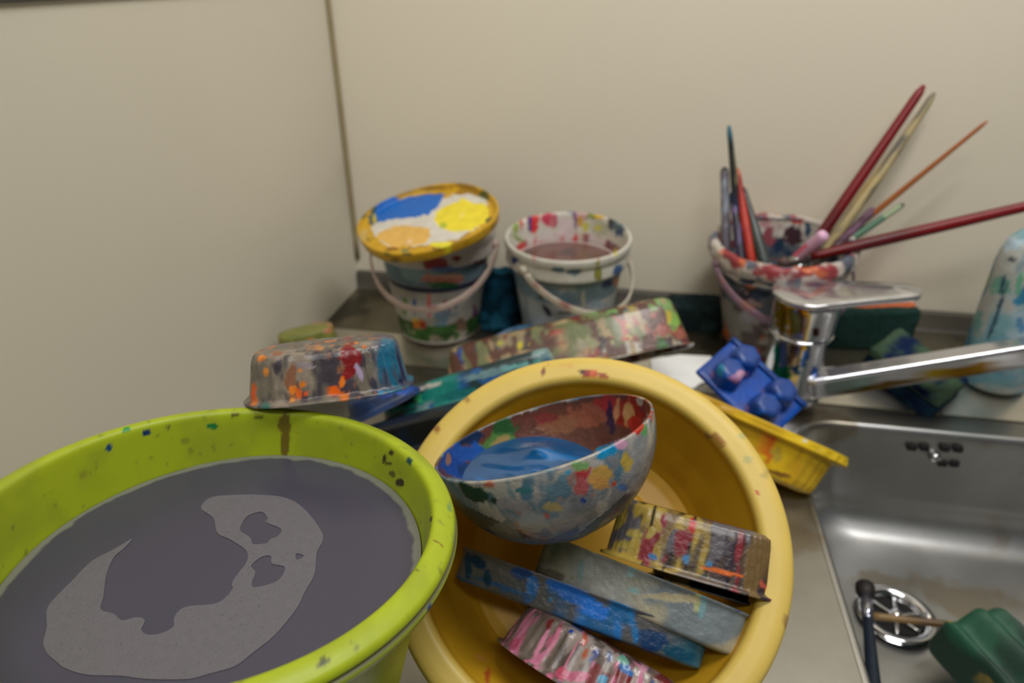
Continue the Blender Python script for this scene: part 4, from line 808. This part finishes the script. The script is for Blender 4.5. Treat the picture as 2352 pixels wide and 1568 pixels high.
# standing sponge: orange edge on top, dark green scouring side to the viewer
A0, A1 = aty(1915, 716, .815), aty(2116, 714, .825); xs_ = unit(A1-A0)
cz = (A0+A1)/2; hgt = .055
sponge('sponge', 'orange sponge with dark green scouring side, standing on edge behind the tap', cz + np.array([0, .014, -hgt/2+.002]), xs_, (0, 0, 1), (0, -1, 0) , (np.linalg.norm(A1-A0), hgt, .036), (226, 124, 84), (44, 72, 66), padfrac=.42, seed=5)
ca_ = aty(2105, 860, .735)
sponge('sponge', 'green and navy sponge lying behind the tap spout, tilted on its corner', ca_+np.array([0, .01, -.004]), unit((.62, -.55, -.30)), unit((.66, .72, .10)), unit((.12, -.30, .95)), (.092, .066, .036), (30, 58, 80), (78, 100, 78), [('n', (24, 40, 76), .56, (40, 40, 40), 3, .08)], padfrac=.35, seed=8)
sponge('sponge', 'dark green sponge behind the brush pail and the long crusted tub', aty(1592, 735, .845), (1, .1, 0), (0, 1, 0), (0, 0, 1), (.075, .035, .066), (48, 68, 68), None, [('n', (34, 48, 50), .5, (40, 40, 40), 3, .08)], seed=12, disp=.010)
# blue cleaning cloth / sponge standing between the first two pails
c1_ = aty(1142, 705, .80)
sponge('sponge', 'crumpled blue sponge standing between the two small pails', (c1_[0], .80, .040), (1, 0, 0), (0, 1, 0), (0, 0, 1), (.050, .040, .080), (28, 84, 112), None,
       [('n', (14, 48, 66), .52, (36, 36, 26), 3, .08), ('n', (44, 112, 144), .60, (30, 30, 30), 6, .08)], seed=17, disp=.014)
sponge('sponge', 'small dark teal sponge piece touching the middle white pail', (aty(1172, 690, .83)[0], .835, .034), (1, 0, 0), (0, 1, 0), (0, 0, 1), (.034, .032, .068), (20, 66, 84), None,
       [('n', (12, 40, 46), .52, (36, 36, 26), 3, .08)], seed=19, disp=.010)

# ================================================================== PAINT-STAINED BOTTLE AT THE RIGHT
bb = atz(2275, 872, 0); btop = aty(2345, 528, bb[1]); btop[0] = bb[0]; ax = unit(btop-bb); 
bt_ = thing('squeeze_bottle', 'pale blue plastic bottle smeared with green and blue paint at the right edge', 'bottle', bb)
Lb = np.linalg.norm(btop-bb)
bprof = [(0, 0), (.032, 0), (.036, .003), (.0365, .02), (.0365, Lb*.78), (.035, Lb*.86), (.031, Lb*.93), (.024, Lb*.98), (.017, Lb), (.0135, Lb+.004), (.0135, Lb+.016), (0, Lb+.016)]
pobj('bottle_body', rev(bprof, bb, ax, segs=140, step=.0025), (170, 196, 208), [('n', (130, 176, 186), .5, (30, 30, 24), 3, .07), ('n', (186, 190, 186), .56, (36, 36, 26), 6, .06), ('n', (60, 130, 166), .63, (40, 40, 20), 8, .05)] +
     B((2265, 640, 8, 20, 15, (120, 136, 40)), (2262, 650, 4, 12, 15, (176, 160, 60)), (2300, 655, 26, 22, 0, (120, 176, 160)), (2340, 655, 9, 30, 10, (110, 180, 150)), (2290, 720, 4, 70, 19, (60, 90, 110)), (2303, 650, 4, 26, 17, (60, 90, 110)), (2245, 740, 8, 20, 0, (150, 164, 100)), (2243, 735, 14, 26, 0, (120, 170, 166)), (2328, 596, 14, 5, 10, (50, 60, 76)), (2340, 690, 12, 10, 0, (60, 140, 180)), (2215, 800, 10, 50, 18, (90, 140, 166)), (2325, 560, 30, 16, 0, (180, 204, 220)),
       (2300, 790, 26, 20, 0, (120, 170, 186)), (2345, 745, 10, 18, 0, (100, 150, 190)), (2230, 830, 20, 20, 0, (96, 160, 186)), (2260, 870, 60, 14, 0, (130, 180, 196))), M['plastic'], bt_, tuple(bb))
cp = bb + ax*(Lb+.004)
pobj('bottle_cap', rev([(.0135, 0), (.0175, .0), (.0175, .020), (.014, .024), (.006, .028), (.0045, .044), (0, .044)], cp, ax, segs=60), (150, 180, 168), [], M['plastic'], bt_, tuple(bb))

# ================================================================== PALETTE TRAYS
loaf('yellow_tray', 'bright yellow plastic palette tray with an orange dab, propped between basin and sink', 'palette',
     aty(1560, 880, .560), aty(1970, 1058, .530), aty(1742, 1088, .552), .090, (242, 202, 36),
     [('n', (206, 160, 36), .56, (20, 20, 20), 3, .1), ('z', (214, 168, 34), lambda u: sm(-np.abs(np.sin(u[:, 0]*78)), -.16, -.06)*sm(u[:, 2], .008, .010)*.7), ('z', (200, 170, 40), lambda u: sm(u[:, 0], .045, .05)*.5)] +
     B((1772, 1010, 8, 7, 0, (232, 90, 30)), (1766, 1035, 8, 24, 8, (226, 116, 30)), (1785, 1045, 12, 18, 0, (196, 170, 60)), (1828, 985, 20, 4, 20, (236, 190, 110)), (1850, 1012, 6, 3, 0, (220, 220, 200)), (1790, 1088, 26, 5, 16, (150, 110, 40)), (1755, 960, 30, 5, 22, (238, 196, 70))),
     tilt=2, taper=.80, rib=(26, .012), se=5, flange=.010, lip=.0085, material='plastic', alpha=1)
# blue paint-cup palette seen from below, leaning on the yellow tray
q1 = aty(1682, 782, .655); q2 = aty(1846, 934, .610); q3 = aty(1590, 905, .585)
bx = unit(q2-q1); nrm = unit(np.cross(bx, q3-q1)); 
if (nrm @ (CAM-q1)) < 0: nrm = -nrm
byv = np.cross(nrm, bx); 
if byv @ (q3-q1) < 0: byv = -byv
BLd = np.linalg.norm(q2-q1); wd = .062
pc = (q1+q2)/2 + byv*wd/2
bp_ = thing('cup_palette', 'blue plastic paint-cup palette lying underside up against the tap base', 'palette', pc)
pobj('palette_plate', rbox(pc, bx, byv, nrm, (BLd, wd, .006), .0025, 14), (10, 78, 176), [('n', (12, 60, 140), .58, (30, 30, 30), 3, .08), ('n', (60, 80, 150), .64, (60, 60, 60), 5, .05)] + B((1700, 800, 12, 12, 30, (110, 120, 170)), (1760, 850, 16, 10, 30, (30, 110, 190))), M['plastic'], bp_, tuple(pc))
pobj('palette_rim', rbox((q1+q2)/2 + byv*.002 + nrm*-.001, bx, byv, nrm, (BLd*1.03, .006, .016), .002, 10), (10, 60, 134), [('n', (14, 84, 168), .56, (40, 40, 40), 3, .08)], M['plastic'], bp_, tuple(pc))
for (sx, sy) in ((-.25, .20), (.24, .22), (-.25, -.22), (.24, -.22)):
    wc = pc + bx*BLd*sx + byv*wd*(sy) + nrm*.003
    pobj('paint_cup', rev([(.0155, -.002), (.0150, .003), (.0128, .016), (.0115, .0185), (.009, .0195), (0, .0195)], wc, nrm, segs=48, step=.002, rib=(6, .05)), (12, 80, 172),
         [('n', (40, 70, 140), .56, (50, 50, 50), 3, .07), ('n', (150, 120, 170), .68, (60, 60, 60), 7, .04)] + B((1655, 850, 10, 14, 0, (40, 130, 170)), (1705, 862, 20, 12, 30, (196, 150, 180)), (1750, 960, 22, 10, 20, (14, 50, 90)), (1690, 870, 16, 8, 20, (176, 130, 176))), M['plastic'], bp_, tuple(pc))
bx2 = aty(1620, 915, .575)
loaf('blue_tray', 'dark blue tray edge peeking out between the basin and the cup palette', 'palette', aty(1560, 880, .572), aty(1740, 985, .560), aty(1640, 925, .568)-np.array([0, 0, .012]), .05, (30, 74, 150), [('n', (60, 50, 120), .56, (40, 40, 40), 3, .07), ('n', (20, 30, 60), .56, (60, 60, 60), 6, .05)], tilt=0, taper=.85, se=5, material='plastic', alpha=1)

# flat white pieces on the sloping ledge
def scrap(label, pts, base=(252, 252, 250)):
    th = .0016; top = [np.array([p[0], p[1], np.interp(p[1], [.708, .756, .764], [DK+.001, -.0008, 0]) + .0028 + th]) for p in pts]
    n = len(top); c = np.mean(top, 0); V = [c]+top+[c-np.array([0, 0, th])]+[t-np.array([0, 0, th]) for t in top]; Fc = []
    for i in range(n): j = (i+1) % n; Fc += [(0, 1+i, 1+j), (n+1, n+2+j, n+2+i), (1+i, n+2+i, n+2+j, 1+j)]
    V = np.array(V); o = obj('white_piece', V, Fc, mat('flat_white', base, rough=.55, var=.01), None, tuple(c), smooth=False); tag(o, label, 'paper'); return o
scrap('flat white piece lying between the long crusted tub and the blue palette', [tuple(atz(x, y, 0)[:2]) for x, y in [(1495, 826), (1560, 820), (1632, 824), (1640, 838), (1632, 848), (1638, 858), (1628, 866), (1612, 866), (1596, 876), (1560, 876), (1500, 870)]])
scrap('small flat white piece under the tap spout beside the tap body', [tuple(atz(x, y, 0)[:2]) for x, y in [(1880, 850), (1915, 849), (1945, 856), (1978, 856), (1960, 870), (1920, 886), (1878, 888)]], (226, 222, 214))

# ================================================================== THINGS IN THE SINK
def sinkbrush(label, a, b_, r0, r1, col, lay=(), grp=None, ferr=None, head=None):
    a, b_ = np.array(a), np.array(b_); d = unit(b_-a); L = np.linalg.norm(b_-a); th_ = thing('paintbrush', label, 'paintbrush', a, grp); og = tuple(a)
    hs = .0 if not head else .016
    if head:
        V, Fc, U = tube([a + d*L_*1.0 for L_ in (0, .005, .012, .020)], [.0035, .0085, .0085, .0055], 16); pobj('bristles', (V, Fc, U), head, [], M['matte'], th_, og)
        V, Fc, U = tube([a + d*.019, a + d*.030, a + d*.048], [.0052, .0050, .0046], 16); pobj('ferrule', (V, Fc, U), ferr, [], M['chromep'], th_, og); hs = .046
    V, Fc, U = tube([a + d*(hs + (L-hs)*i/20) for i in range(21)], [r0+(r1-r0)*i/20 for i in range(21)], 16); pobj('handle', (V, Fc, U), col, list(lay), M['plastic'], th_, og)
sinkbrush('dark navy paintbrush with black bristles standing in the sink over the drain', atz(1986, 1338, -.085), atz(2012, 1640, -.075), .0042, .0062, (24, 36, 50), [('z', (24, 96, 96), lambda u: sm(u[:, 2], .085, .10)*.8)], ferr=(150, 150, 160), head=(30, 22, 20))
sinkbrush('thin brown wooden stick lying across the drain, under the green sponge', atz(2004, 1414, -.115), atz(2420, 1462, -.105), .0034, .0038, (140, 112, 70), [('n', (100, 76, 46), .5, (60, 60, 10), 3, .08), ('z', (90, 60, 56), lambda u: sm(u[:, 2], .09, .1))])
g0 = atz(2322, 1560, -.100)
gX, gY = unit((.86, .50, -.05)), unit((-.45, .80, .15)); gZ = np.cross(gX, gY)
gs = thing('grooved_scrubber', 'dark green grooved scrubbing block lying in the sink', 'scrubber', g0)
def gw(o):
    o = o.copy(); s = np.sin((o[:, 0]+.006)*2*PI/.038); o[:, 2] += (o[:, 2] > 0)*.0095*s*(1 - .2*np.abs(o[:, 1])/.05); return o
gl_ = pobj('scrubber_block', rbox(g0, gX, gY, gZ, (.072, .105, .042), .010, 40, .002, 4, 120, warp=gw), (26, 84, 60), [('n', (14, 54, 40), .52, (30, 30, 30), 3, .08)] + B((2182, 1418, 10, 12, 0, (150, 130, 60)), (2260, 1558, 16, 10, 20, (130, 116, 50))), M['matte'], gs, tuple(g0))
